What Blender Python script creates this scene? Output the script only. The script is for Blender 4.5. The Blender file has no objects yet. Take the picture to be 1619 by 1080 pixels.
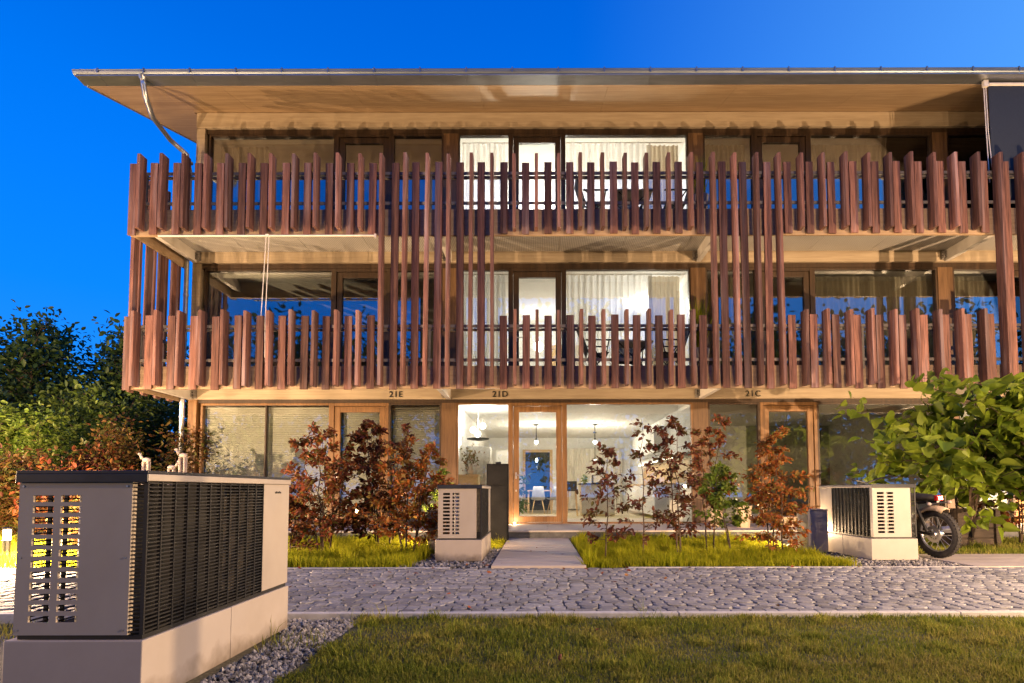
import bpy, math, random
import numpy as np
from mathutils import Vector, Matrix

random.seed(7)
R = math.radians
scene = bpy.context.scene
COL = scene.collection

# ------------------------------------------------------------------ camera
CAM_Z, F_PX, PITCH = 0.87, 900.0, R(3.2)
_c, _s = math.cos(PITCH), math.sin(PITCH)


def U(px, py, Y):
    """point of the place seen at photo pixel (px, py) at depth Y"""
    u, v = (px - 850) / F_PX, -(py - 726) / F_PX
    t = Y / (_c - v * _s)
    return Vector((u * t, Y, CAM_Z + (_s + v * _c) * t))


def UX(px, py, Y):
    return U(px, py, Y).x


def UZ(py, Y):
    return U(850, py, Y).z


cam_d = bpy.data.cameras.new('camera')
cam = bpy.data.objects.new('camera', cam_d)
COL.objects.link(cam)
cam.matrix_world = (Matrix.Translation((0, 0, CAM_Z)) @ Matrix.Rotation(math.pi / 2 + PITCH, 4, 'X')
                    @ Matrix.Rotation(R(-0.12), 4, 'Z'))
cam_d.sensor_fit = 'HORIZONTAL'
cam_d.sensor_width = 36
cam_d.lens = F_PX / 1619 * 36
cam_d.shift_x = -40.5 / 1619
cam_d.shift_y = 186.0 / 1619
cam_d.clip_end = 2000
cam_d.clip_start = 0.05
scene.camera = cam


# ------------------------------------------------------------------ materials
def nodes_of(name):
    m = bpy.data.materials.new(name)
    m.use_nodes = True
    nt = m.node_tree
    return m, nt, nt.nodes, nt.links, nt.nodes['Principled BSDF']


def M(name, c1, c2=None, scale=6, rough=.6, metal=0, stretch=(1, 1, 1), bump=0, rnd=0, spec=.4, detail=5,
      bscale=None, stain=None, stain_scale=2.0, lo=.35, hi=.65, generated=False):
    m, nt, N, L, b = nodes_of(name)
    b.inputs['Roughness'].default_value = rough
    b.inputs['Metallic'].default_value = metal
    b.inputs['Specular IOR Level'].default_value = spec
    c2 = c2 or c1
    tc = N.new('ShaderNodeTexCoord')
    mp = N.new('ShaderNodeMapping')
    mp.inputs['Scale'].default_value = stretch
    L.new(tc.outputs['Object'], mp.inputs['Vector'])
    vec = mp.outputs['Vector']
    if rnd:
        oi = N.new('ShaderNodeObjectInfo')
        add = N.new('ShaderNodeVectorMath')
        add.operation = 'ADD'
        mul = N.new('ShaderNodeMath')
        mul.operation = 'MULTIPLY'
        mul.inputs[1].default_value = 61.7
        L.new(oi.outputs['Random'], mul.inputs[0])
        L.new(vec, add.inputs[0])
        L.new(mul.outputs[0], add.inputs[1])
        vec = add.outputs[0]
    nz = N.new('ShaderNodeTexNoise')
    nz.inputs['Scale'].default_value = scale
    nz.inputs['Detail'].default_value = detail
    nz.inputs['Roughness'].default_value = .62
    L.new(vec, nz.inputs['Vector'])
    cr = N.new('ShaderNodeValToRGB')
    cr.color_ramp.elements[0].position = lo
    cr.color_ramp.elements[1].position = hi
    cr.color_ramp.elements[0].color = (*c1, 1)
    cr.color_ramp.elements[1].color = (*c2, 1)
    L.new(nz.outputs['Fac'], cr.inputs['Fac'])
    col = cr.outputs['Color']
    if stain:
        n2 = N.new('ShaderNodeTexNoise')
        n2.inputs['Scale'].default_value = stain_scale
        n2.inputs['Detail'].default_value = 6
        L.new(vec, n2.inputs['Vector'])
        r2 = N.new('ShaderNodeMapRange')
        r2.inputs[1].default_value = .52
        r2.inputs[2].default_value = .75
        r2.inputs[4].default_value = .7
        L.new(n2.outputs['Fac'], r2.inputs[0])
        mx = N.new('ShaderNodeMix')
        mx.data_type = 'RGBA'
        L.new(r2.outputs[0], mx.inputs['Factor'])
        L.new(col, mx.inputs[6])
        mx.inputs[7].default_value = (*stain, 1)
        col = mx.outputs[2]
    if rnd:
        hs = N.new('ShaderNodeHueSaturation')
        mr = N.new('ShaderNodeMapRange')
        mr.inputs[3].default_value = 1 - rnd
        mr.inputs[4].default_value = 1 + rnd
        L.new(oi.outputs['Random'], mr.inputs[0])
        L.new(mr.outputs[0], hs.inputs['Value'])
        L.new(col, hs.inputs['Color'])
        col = hs.outputs['Color']
    L.new(col, b.inputs['Base Color'])
    if bump:
        bp = N.new('ShaderNodeBump')
        bp.inputs['Strength'].default_value = bump
        bp.inputs['Distance'].default_value = .01
        if bscale:
            n3 = N.new('ShaderNodeTexNoise')
            n3.inputs['Scale'].default_value = bscale
            n3.inputs['Detail'].default_value = 4
            L.new(mp.outputs['Vector'], n3.inputs['Vector'])
            L.new(n3.outputs['Fac'], bp.inputs['Height'])
        else:
            L.new(nz.outputs['Fac'], bp.inputs['Height'])
        L.new(bp.outputs['Normal'], b.inputs['Normal'])
    return m


def leaf_mat(name, cols, trans=.35, rough=.5, spec=.25):
    m, nt, N, L, b = nodes_of(name)
    g = N.new('ShaderNodeNewGeometry')
    cr = N.new('ShaderNodeValToRGB')
    els = cr.color_ramp.elements
    n = len(cols)
    els[0].color = (*cols[0], 1)
    els[1].color = (*cols[-1], 1)
    for i, c in enumerate(cols[1:-1]):
        e = els.new((i + 1) / (n - 1))
        e.color = (*c, 1)
    L.new(g.outputs['Random Per Island'], cr.inputs['Fac'])
    L.new(cr.outputs['Color'], b.inputs['Base Color'])
    b.inputs['Roughness'].default_value = rough
    b.inputs['Specular IOR Level'].default_value = spec
    t = N.new('ShaderNodeBsdfTranslucent')
    L.new(cr.outputs['Color'], t.inputs['Color'])
    mx = N.new('ShaderNodeMixShader')
    mx.inputs[0].default_value = trans
    L.new(b.outputs[0], mx.inputs[1])
    L.new(t.outputs[0], mx.inputs[2])
    L.new(mx.outputs[0], N['Material Output'].inputs['Surface'])
    return m


def emit(name, col, strength, trans=0.0):
    m, nt, N, L, b = nodes_of(name)
    e = N.new('ShaderNodeEmission')
    e.inputs['Color'].default_value = (*col, 1)
    e.inputs['Strength'].default_value = strength
    out = e.outputs[0]
    if trans:
        t = N.new('ShaderNodeBsdfTransparent')
        mx = N.new('ShaderNodeMixShader')
        mx.inputs[0].default_value = trans
        L.new(out, mx.inputs[1])
        L.new(t.outputs[0], mx.inputs[2])
        out = mx.outputs[0]
    L.new(out, N['Material Output'].inputs['Surface'])
    return m


def glass_mat(name, base=.10, tint=(.93, .96, .95), wob=.0):
    m, nt, N, L, b = nodes_of(name)
    t = N.new('ShaderNodeBsdfTransparent')
    t.inputs['Color'].default_value = (*tint, 1)
    g = N.new('ShaderNodeBsdfGlossy')
    g.inputs['Roughness'].default_value = .006
    g.inputs['Color'].default_value = (.95, .97, 1, 1)
    fr = N.new('ShaderNodeFresnel')
    fr.inputs['IOR'].default_value = 1.5
    ma = N.new('ShaderNodeMath')
    ma.operation = 'MULTIPLY_ADD'
    ma.inputs[1].default_value = 1.6
    ma.inputs[2].default_value = base
    ma.use_clamp = True
    L.new(fr.outputs[0], ma.inputs[0])
    if wob:
        tc = N.new('ShaderNodeTexCoord')
        nz = N.new('ShaderNodeTexNoise')
        nz.inputs['Scale'].default_value = 1.3
        nz.inputs['Detail'].default_value = 1
        L.new(tc.outputs['Object'], nz.inputs['Vector'])
        bp = N.new('ShaderNodeBump')
        bp.inputs['Strength'].default_value = wob
        bp.inputs['Distance'].default_value = .02
        L.new(nz.outputs['Fac'], bp.inputs['Height'])
        L.new(bp.outputs[0], g.inputs['Normal'])
    mx = N.new('ShaderNodeMixShader')
    L.new(ma.outputs[0], mx.inputs[0])
    L.new(t.outputs[0], mx.inputs[1])
    L.new(g.outputs[0], mx.inputs[2])
    L.new(mx.outputs[0], N['Material Output'].inputs['Surface'])
    return m


def cloth_mat(name, col, trans=.5, clear=0.0):
    m, nt, N, L, b = nodes_of(name)
    d = N.new('ShaderNodeBsdfDiffuse')
    d.inputs['Color'].default_value = (*col, 1)
    t = N.new('ShaderNodeBsdfTranslucent')
    t.inputs['Color'].default_value = (*col, 1)
    mx = N.new('ShaderNodeMixShader')
    mx.inputs[0].default_value = trans
    L.new(d.outputs[0], mx.inputs[1])
    L.new(t.outputs[0], mx.inputs[2])
    out = mx.outputs[0]
    if clear:
        tr = N.new('ShaderNodeBsdfTransparent')
        m2 = N.new('ShaderNodeMixShader')
        m2.inputs[0].default_value = clear
        L.new(out, m2.inputs[1])
        L.new(tr.outputs[0], m2.inputs[2])
        out = m2.outputs[0]
    L.new(out, N['Material Output'].inputs['Surface'])
    return m


def perforated_mat(name):
    """grey metal trays with a fine punched pattern and joints"""
    m, nt, N, L, b = nodes_of(name)
    b.inputs['Roughness'].default_value = .55
    b.inputs['Metallic'].default_value = .15
    tc = N.new('ShaderNodeTexCoord')
    vo = N.new('ShaderNodeTexVoronoi')
    vo.inputs['Scale'].default_value = 26
    vo.inputs['Randomness'].default_value = 0
    L.new(tc.outputs['Object'], vo.inputs['Vector'])
    cr = N.new('ShaderNodeValToRGB')
    cr.color_ramp.elements[0].position = .28
    cr.color_ramp.elements[1].position = .36
    cr.color_ramp.elements[0].color = (.16, .155, .145, 1)
    cr.color_ramp.elements[1].color = (.52, .50, .47, 1)
    L.new(vo.outputs['Distance'], cr.inputs['Fac'])
    L.new(cr.outputs['Color'], b.inputs['Base Color'])
    return m


MAT = {}
MAT['batten'] = M('weathered_larch', (.050, .021, .017), (.215, .100, .074), scale=8, stretch=(4, 4, .22), rough=.75,
                  bump=.7, rnd=.5, stain=(.27, .205, .215), stain_scale=2.2, lo=.3, hi=.7)
MAT['soffit'] = M('soffit_plywood', (.33, .22, .125), (.45, .32, .19), scale=5, stretch=(.25, 4, 4), rough=.65, bump=.15,
                  stain=(.28, .18, .10), stain_scale=1.2)
MAT['beam'] = M('beige_timber', (.32, .25, .17), (.41, .33, .23), scale=4, stretch=(.3, 3, 5), rough=.6, bump=.12)
MAT['frame'] = M('oiled_oak', (.15, .075, .028), (.25, .13, .05), scale=6, stretch=(5, 5, .35), rough=.45, bump=.15)
MAT['frame_dark'] = M('dark_timber', (.030, .018, .010), (.060, .034, .018), scale=6, stretch=(5, 5, .35), rough=.5, bump=.1)
MAT['post'] = M('post_cladding', (.10, .055, .026), (.17, .095, .046), scale=6, stretch=(5, 5, .35), rough=.5, bump=.1)
MAT['matt_black'] = M('matt_black', (.010, .010, .010), (.016, .016, .016), rough=.85, spec=.1)
MAT['zinc'] = M('zinc_sheet', (.42, .44, .46), (.55, .56, .57), scale=3, rough=.34, metal=.9, bump=.05, stretch=(.5, 3, 3))
MAT['white_metal'] = M('white_steel', (.62, .58, .52), (.70, .66, .60), rough=.45)
MAT['rail'] = M('painted_rail', (.16, .145, .13), (.20, .18, .16), rough=.55)
MAT['edge'] = M('edge_board_wood', (.29, .20, .12), (.39, .28, .18), scale=4, stretch=(.3, 3, 5), rough=.65, bump=.12)
MAT['gutter'] = M('weathered_zinc', (.17, .20, .235), (.23, .26, .30), scale=3, rough=.42, metal=.75, stretch=(.5, 3, 3))
MAT['black_metal'] = M('black_steel', (.012, .012, .013), (.02, .02, .022), rough=.4)
MAT['perf'] = perforated_mat('perforated_tray')
MAT['plaster'] = M('white_plaster', (.76, .75, .72), (.80, .79, .77), rough=.8)
MAT['int_floor'] = M('pale_floorboards', (.42, .34, .25), (.52, .44, .34), scale=4, stretch=(.6, 5, 1), rough=.35)
MAT['glass'] = glass_mat('window_glass', .09, wob=.03)
MAT['inner_glass'] = glass_mat('inner_glass', .0)
MAT['glass_blind'] = glass_mat('blind_glass', .05, wob=.015)
MAT['glass_dark'] = glass_mat('coated_glass', .10, wob=.04)
MAT['curtain'] = cloth_mat('white_voile', (.74, .73, .71), .6, .30)
MAT['curtain_beige'] = cloth_mat('beige_curtain', (.50, .43, .33), .4)
MAT['blind'] = M('blind_slats', (.70, .65, .56), (.76, .71, .62), rough=.5)
MAT['screen'] = M('navy_screen_cloth', (.016, .022, .036), (.022, .03, .048), scale=60, rough=.8)
MAT['hp_grey'] = M('powder_coat', (.33, .29, .245), (.37, .33, .28), scale=3, rough=.42, spec=.5, stain=(.34, .315, .29),
                   bump=.04, bscale=300)
MAT['hp_base'] = M('base_panel', (.33, .29, .25), (.37, .325, .285), scale=3, rough=.6, stain=(.33, .30, .28))


def splash(m, dirt=(.12, .09, .06), top=.10):
    # soil splashed up from the ground: dries on the lowest centimetres
    nt = m.node_tree
    N, L = nt.nodes, nt.links
    b = N['Principled BSDF']
    src = b.inputs['Base Color'].links[0].from_socket
    tc = N.new('ShaderNodeTexCoord')
    sp = N.new('ShaderNodeSeparateXYZ')
    L.new(tc.outputs['Object'], sp.inputs[0])
    nz = N.new('ShaderNodeTexNoise')
    nz.inputs['Scale'].default_value = 9
    nz.inputs['Detail'].default_value = 8
    L.new(tc.outputs['Object'], nz.inputs['Vector'])
    ad = N.new('ShaderNodeMath')
    ad.operation = 'MULTIPLY_ADD'
    ad.inputs[1].default_value = -.22
    ad.inputs[2].default_value = .11
    L.new(nz.outputs['Fac'], ad.inputs[0])
    a2 = N.new('ShaderNodeMath')
    L.new(sp.outputs['Z'], a2.inputs[0])
    L.new(ad.outputs[0], a2.inputs[1])
    mr = N.new('ShaderNodeMapRange')
    mr.inputs[1].default_value, mr.inputs[2].default_value = 0, top
    mr.inputs[3].default_value, mr.inputs[4].default_value = .75, 0
    L.new(a2.outputs[0], mr.inputs[0])
    mx = N.new('ShaderNodeMix')
    mx.data_type = 'RGBA'
    L.new(mr.outputs[0], mx.inputs['Factor'])
    L.new(src, mx.inputs[6])
    mx.inputs[7].default_value = (*dirt, 1)
    L.new(mx.outputs[2], b.inputs['Base Color'])


splash(MAT['hp_base'])
MAT['hp_lit'] = M('lit_powder_coat', (.38, .345, .295), (.42, .385, .335), scale=3, rough=.42, stain=(.34, .305, .26), bump=.04,
                    bscale=300)  # lighter copy of the grey coat: lamp light put into the colour
MAT['hp_black'] = M('black_plastic', (.012, .012, .012), (.02, .02, .02), rough=.5)
MAT['hp_lid'] = M('black_lid', (.018, .02, .026), (.03, .033, .04), rough=.35, scale=8)
MAT['stone'] = M('cobble_stone', (.165, .165, .17), (.265, .265, .27), scale=2.2, rough=.72, bump=.4, bscale=60, detail=6)
MAT['joint'] = M('joint_sand', (.05, .047, .045), (.10, .095, .09), scale=30, rough=.95)
MAT['kerb'] = M('kerb_stone', (.40, .39, .37), (.52, .51, .48), scale=10, rough=.8, bump=.2)
MAT['slab'] = M('path_slab', (.38, .33, .28), (.48, .42, .36), scale=5, rough=.7, stretch=(.4, 3, 1), bump=.12,
                stain=(.30, .26, .22))
MAT['terrace'] = M('terrace_stone', (.42, .37, .31), (.52, .46, .39), scale=6, rough=.7, bump=.1)
MAT['riser'] = M('terrace_riser', (.07, .07, .07), (.12, .12, .12), scale=10, rough=.8)
MAT['ground'] = M('grass_soil', (.035, .042, .014), (.075, .072, .028), scale=2.5, rough=.95, bump=.4, bscale=40)
MAT['soil'] = M('garden_soil', (.035, .026, .016), (.07, .05, .03), scale=12, rough=.95, bump=.5)
MAT['gravel_bed'] = M('gravel_bed', (.03, .03, .032), (.09, .09, .09), scale=40, rough=.95, bump=.5)
MAT['pot'] = M('beige_pot', (.46, .35, .22), (.55, .43, .29), scale=8, rough=.7)
MAT['bark'] = M('brown_bark', (.055, .036, .024), (.11, .075, .05), scale=18, stretch=(3, 3, .6), rough=.9, bump=.4)
MAT['wood_old'] = M('old_planter_wood', (.02, .013, .009), (.05, .032, .02), scale=8, stretch=(.4, 4, 6), rough=.8, bump=.4)
MAT['rubber'] = M('tyre_rubber', (.018, .017, .016), (.04, .036, .032), scale=20, rough=.85)
MAT['chrome'] = M('dull_alloy', (.5, .5, .5), (.6, .6, .6), rough=.3, metal=.9)
MAT['white_paint'] = M('white_lacquer', (.74, .73, .71), (.77, .76, .74), rough=.35)
MAT['grey_front'] = M('grey_lacquer', (.34, .32, .29), (.37, .35, .32), rough=.4)
MAT['oak'] = M('light_oak', (.50, .33, .16), (.62, .43, .23), scale=5, stretch=(.6, 5, 5), rough=.45)
MAT['chair_grey'] = M('grey_shell', (.36, .36, .35), (.42, .42, .41), rough=.5)
MAT['mesh_grey'] = cloth_mat('grey_sling', (.16, .16, .155), .35, .15)
MAT['lamp_white'] = emit('lamp_globe', (1, .93, .82), 9)
MAT['lamp_warm'] = emit('lamp_warm_lens', (1, .62, .25), 26, .5)
MAT['strip'] = emit('shelf_strip', (1, .86, .6), 7)
MAT['red_lens'] = M('red_lens', (.55, .012, .015), (.6, .02, .02), rough=.2)
MAT['pale_ceramic'] = M('pale_ceramic', (.40, .33, .28), (.46, .38, .33), rough=.5)
MAT['lt_box'] = M('grey_box', (.38, .35, .32), (.42, .39, .36), rough=.5)
MAT['letter'] = M('letter_black', (.02, .017, .013), rough=.5)

GREENS = leaf_mat('leaf_green', [(.05, .085, .014), (.085, .14, .02), (.13, .18, .03), (.06, .10, .016)])
DARKG = leaf_mat('leaf_dark_green', [(.02, .045, .012), (.04, .078, .018), (.07, .11, .026)], .25)
LIME = leaf_mat('leaf_lime', [(.12, .20, .02), (.18, .25, .03), (.09, .16, .02), (.24, .27, .05)])
COPPER = leaf_mat('leaf_copper', [(.12, .026, .014), (.20, .05, .02), (.28, .09, .028), (.12, .12, .022), (.09, .026, .014), (.28, .13, .035)], .3)
COPPER_D = leaf_mat('leaf_dark_copper', [(.06, .015, .012), (.11, .026, .014), (.17, .048, .02), (.09, .085, .018), (.05, .015, .012), (.22, .09, .03)], .25)
ORANGE = leaf_mat('leaf_orange', [(.30, .085, .02), (.40, .14, .03), (.20, .055, .018), (.34, .20, .05), (.16, .15, .03)], .35)
MIXED = leaf_mat('leaf_green_red', [(.10, .12, .02), (.15, .06, .02), (.07, .10, .018), (.20, .11, .03), (.12, .035, .02)], .3)
CATALPA = leaf_mat('leaf_catalpa', [(.13, .20, .016), (.19, .26, .022), (.25, .31, .035), (.10, .16, .014)], .4, .42)
GRASS_L = leaf_mat('lawn_blades', [(.075, .105, .018), (.14, .16, .028), (.21, .18, .05), (.09, .12, .02), (.26, .20, .09)], .25, .6)
GRASS_B = leaf_mat('bed_blades', [(.20, .25, .008), (.28, .31, .012), (.36, .34, .02), (.12, .17, .012)], .4, .6, .06)


def patchy(m, scale=1.6, amt=.55):
    nt = m.node_tree
    g = nt.nodes['Geometry']
    cr = nt.nodes['Color Ramp']
    tc = nt.nodes.new('ShaderNodeTexCoord')
    nz = nt.nodes.new('ShaderNodeTexNoise')
    nz.inputs['Scale'].default_value = scale
    nz.inputs['Detail'].default_value = 6
    nz.inputs['Roughness'].default_value = .7
    nt.links.new(tc.outputs['Object'], nz.inputs['Vector'])
    mr = nt.nodes.new('ShaderNodeMapRange')
    mr.inputs[1].default_value, mr.inputs[2].default_value = .32, .68
    nt.links.new(nz.outputs['Fac'], mr.inputs[0])
    mx = nt.nodes.new('ShaderNodeMix')
    mx.inputs[0].default_value = amt
    nt.links.new(g.outputs['Random Per Island'], mx.inputs[2])
    nt.links.new(mr.outputs[0], mx.inputs[3])
    nt.links.new(mx.outputs[0], cr.inputs['Fac'])


GRASS_L = leaf_mat('lawn_blades', [(.07, .105, .012), (.12, .16, .02), (.185, .20, .03), (.27, .24, .06), (.32, .26, .09)], .25, .7, .06)
patchy(GRASS_L)
patchy(GRASS_B, 2.2, .45)

# ------------------------------------------------------------------ mesh builder
WORLD = {}


def wpos(o):
    return WORLD.get(o.name, Vector((0, 0, 0))) if o else Vector((0, 0, 0))


def tag(o, label=None, cat=None, group=None, kind=None):
    if label: o['label'] = label
    if cat: o['category'] = cat
    if group: o['group'] = group
    if kind: o['kind'] = kind
    return o


def empty(name, loc=(0, 0, 0), label=None, cat=None, group=None):
    o = bpy.data.objects.new(name, None)
    o.empty_display_size = .2
    o.location = loc
    COL.objects.link(o)
    WORLD[o.name] = Vector(loc)
    return tag(o, label, cat, group)


class MB:
    def __init__(self):
        self.v, self.f = [], []

    def add(self, vs, fs):
        n = len(self.v)
        self.v += [tuple(p) for p in vs]
        self.f += [tuple(i + n for i in q) for q in fs]
        return self

    def box(self, x0, x1, y0, y1, z0, z1):
        if x0 > x1: x0, x1 = x1, x0
        if y0 > y1: y0, y1 = y1, y0
        if z0 > z1: z0, z1 = z1, z0
        return self.add([(x0, y0, z0), (x1, y0, z0), (x1, y1, z0), (x0, y1, z0),
                         (x0, y0, z1), (x1, y0, z1), (x1, y1, z1), (x0, y1, z1)],
                        [(0, 3, 2, 1), (4, 5, 6, 7), (0, 1, 5, 4), (1, 2, 6, 5), (2, 3, 7, 6), (3, 0, 4, 7)])

    def prism(self, poly_yz, x0, x1):
        """outline in (y, z), counter-clockwise, extruded along x"""
        n = len(poly_yz)
        vs = [(x0, y, z) for y, z in poly_yz] + [(x1, y, z) for y, z in poly_yz]
        fs = [tuple(range(n - 1, -1, -1)), tuple(range(n, 2 * n))]
        fs += [(i, (i + 1) % n, n + (i + 1) % n, n + i) for i in range(n)]
        return self.add(vs, fs)

    def bar(self, p0, p1, w, h, up=(0, 0, 1)):
        p0, p1 = Vector(p0), Vector(p1)
        d = (p1 - p0).normalized()
        up = Vector(up)
        if abs(d.dot(up)) > .98: up = Vector((0, 1, 0))
        s = d.cross(up).normalized()
        t = s.cross(d)
        vs = [p + s * a * w / 2 + t * b * h / 2 for p in (p0, p1) for a, b in ((-1, -1), (1, -1), (1, 1), (-1, 1))]
        return self.add(vs, [(0, 1, 2, 3), (7, 6, 5, 4), (0, 4, 5, 1), (1, 5, 6, 2), (2, 6, 7, 3), (3, 7, 4, 0)])

    def tube(self, pts, r, n=8, cap=True):
        pts = [Vector(p) for p in pts]
        k = len(pts)
        rs = list(r) if hasattr(r, '__len__') else [r] * k
        vs, fs = [], []
        ref = None
        for i, p in enumerate(pts):
            d = (pts[min(i + 1, k - 1)] - pts[max(i - 1, 0)])
            d = d.normalized() if d.length > 1e-9 else Vector((0, 0, 1))
            if ref is None:
                ref = Vector((1, 0, 0)) if abs(d.x) < .9 else Vector((0, 1, 0))
            s = (ref - d * ref.dot(d))
            s = s.normalized() if s.length > 1e-6 else d.orthogonal().normalized()
            ref = s
            t = d.cross(s)
            for j in range(n):
                a = 2 * math.pi * j / n
                vs.append(p + (s * math.cos(a) + t * math.sin(a)) * rs[i])
        for i in range(k - 1):
            for j in range(n):
                a, b = i * n + j, i * n + (j + 1) % n
                fs.append((a, b, b + n, a + n))
        if cap:
            fs.append(tuple(range(n - 1, -1, -1)))
            fs.append(tuple(range((k - 1) * n, k * n)))
        return self.add(vs, fs)

    def lathe(self, c, prof, n=24):
        vs, fs = [], []
        for r, z in prof:
            for j in range(n):
                a = 2 * math.pi * j / n
                vs.append((c[0] + r * math.cos(a), c[1] + r * math.sin(a), c[2] + z))
        for i in range(len(prof) - 1):
            for j in range(n):
                a, b = i * n + j, i * n + (j + 1) % n
                fs.append((a, b, b + n, a + n))
        fs.append(tuple(range(n - 1, -1, -1)))
        fs.append(tuple(range((len(prof) - 1) * n, len(prof) * n)))
        return self.add(vs, fs)

    def ball(self, c, r, nu=14, nv=9):
        rx, ry, rz = r if hasattr(r, '__len__') else (r, r, r)
        vs, fs = [], []
        for i in range(nv + 1):
            th = math.pi * i / nv
            rr = max(math.sin(th), 1e-3)
            for j in range(nu):
                a = 2 * math.pi * j / nu
                vs.append((c[0] + rx * rr * math.cos(a), c[1] + ry * rr * math.sin(a), c[2] - rz * math.cos(th)))
        for i in range(nv):
            for j in range(nu):
                a, b = i * nu + j, i * nu + (j + 1) % nu
                fs.append((a, b, b + nu, a + nu))
        return self.add(vs, fs)

    def torus(self, c, Rr, r, axis='X', n=36, k=10, sq=1.0):
        vs, fs = [], []
        for i in range(n):
            a = 2 * math.pi * i / n
            for j in range(k):
                b = 2 * math.pi * j / k
                rad = Rr + r * math.cos(b)
                off = r * sq * math.sin(b)
                p = (off, rad * math.cos(a), rad * math.sin(a)) if axis == 'X' else (rad * math.cos(a), rad * math.sin(a), off)
                vs.append((c[0] + p[0], c[1] + p[1], c[2] + p[2]))
        for i in range(n):
            for j in range(k):
                a, b = i * k + j, i * k + (j + 1) % k
                c_, d_ = ((i + 1) % n) * k + (j + 1) % k, ((i + 1) % n) * k + j
                fs.append((a, d_, c_, b))
        return self.add(vs, fs)

    def build(self, name, mat, parent=None, smooth=False, bevel=0, origin=None):
        off = wpos(parent) if origin is None else Vector(origin)
        me = bpy.data.meshes.new(name)
        me.from_pydata([(x - off.x, y - off.y, z - off.z) for x, y, z in self.v], [], self.f)
        me.materials.append(mat)
        if smooth:
            me.polygons.foreach_set('use_smooth', [True] * len(me.polygons))
        me.update()
        o = bpy.data.objects.new(name, me)
        COL.objects.link(o)
        if parent is not None:
            o.parent = parent
            if origin is not None:
                o.location = off - wpos(parent)
                WORLD[o.name] = off
            else:
                WORLD[o.name] = off
        elif origin is not None:
            o.location = off
            WORLD[o.name] = off
        if bevel:
            md = o.modifiers.new('edge', 'BEVEL')
            md.width = bevel
            md.segments = 2
            md.limit_method = 'ANGLE'
        return o


def npmesh(name, V, Fs, mat, parent=None, smooth=False):
    me = bpy.data.meshes.new(name)
    faces = []
    for F in Fs: faces += F.tolist()
    off = wpos(parent)
    V = np.asarray(V) - np.array(off)
    me.from_pydata(V.tolist(), [], faces)
    me.materials.append(mat)
    if smooth: me.polygons.foreach_set('use_smooth', [True] * len(me.polygons))
    me.update()
    o = bpy.data.objects.new(name, me)
    COL.objects.link(o)
    if parent: o.parent = parent
    WORLD[o.name] = off
    return o


def structure(mb, name, mat, **k):
    return tag(mb.build(name, mat, **k), kind='structure')


def kids(o):
    return [c for c in bpy.data.objects if c.parent == o]


def copy_tree(o, parent=None):
    c = o.copy()
    COL.objects.link(c)
    if parent is not None: c.parent = parent
    for ch in kids(o):
        copy_tree(ch, c)
    return c


def point_light(name, loc, power, col, radius=.08, parent=None):
    l = bpy.data.lights.new(name, 'POINT')
    l.energy = power
    l.color = col
    l.shadow_soft_size = radius
    o = bpy.data.objects.new(name, l)
    COL.objects.link(o)
    if parent is not None:
        o.parent = parent
        o.location = Vector(loc) - wpos(parent)
    else:
        o.location = loc
    return o


# ------------------------------------------------------------------ world: dusk sky
w = bpy.data.worlds.new('World')
scene.world = w
w.use_nodes = True
nt = w.node_tree
N, L = nt.nodes, nt.links
bg = N['Background']
tc = N.new('ShaderNodeTexCoord')
sep = N.new('ShaderNodeSeparateXYZ')
L.new(tc.outputs['Generated'], sep.inputs[0])
ramp = N.new('ShaderNodeValToRGB')
el = ramp.color_ramp.elements
el[0].position = 0.0
el[0].color = (.03, .30, 1.0, 1)
el[1].position = 1.0
el[1].color = (.0, .055, .42, 1)
for p, c in ((.28, (.003, .225, .97, 1)), (.50, (.0, .165, .82, 1)), (.60, (.0, .13, .70, 1)), (.72, (.0, .10, .60, 1))):
    e = el.new(p)
    e.color = c
L.new(sep.outputs['Z'], ramp.inputs['Fac'])
# paler towards the right, where the sun went down
mr = N.new('ShaderNodeMapRange')
mr.inputs[1].default_value = .05
mr.inputs[2].default_value = .95
L.new(sep.outputs['X'], mr.inputs[0])
pw = N.new('ShaderNodeMath')
pw.operation = 'POWER'
pw.inputs[1].default_value = 1.3
L.new(mr.outputs[0], pw.inputs[0])
mx = N.new('ShaderNodeMix')
mx.data_type = 'RGBA'
L.new(pw.outputs[0], mx.inputs['Factor'])
L.new(ramp.outputs[0], mx.inputs[6])
mx.inputs[7].default_value = (.14, .46, 1.0, 1)
L.new(mx.outputs[2], bg.inputs['Color'])
bg.inputs['Strength'].default_value = 0.86

# ------------------------------------------------------------------ ground, paving, paths
structure(MB().box(-400, 400, -60, 900, -.30, -.06), 'ground', MAT['ground'])

PAVE_Y0, PAVE_Y1 = 4.16, 6.50
structure(MB().box(-16, 18, PAVE_Y0, PAVE_Y1, -.10, -.012), 'paving_bed', MAT['joint'])


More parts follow.
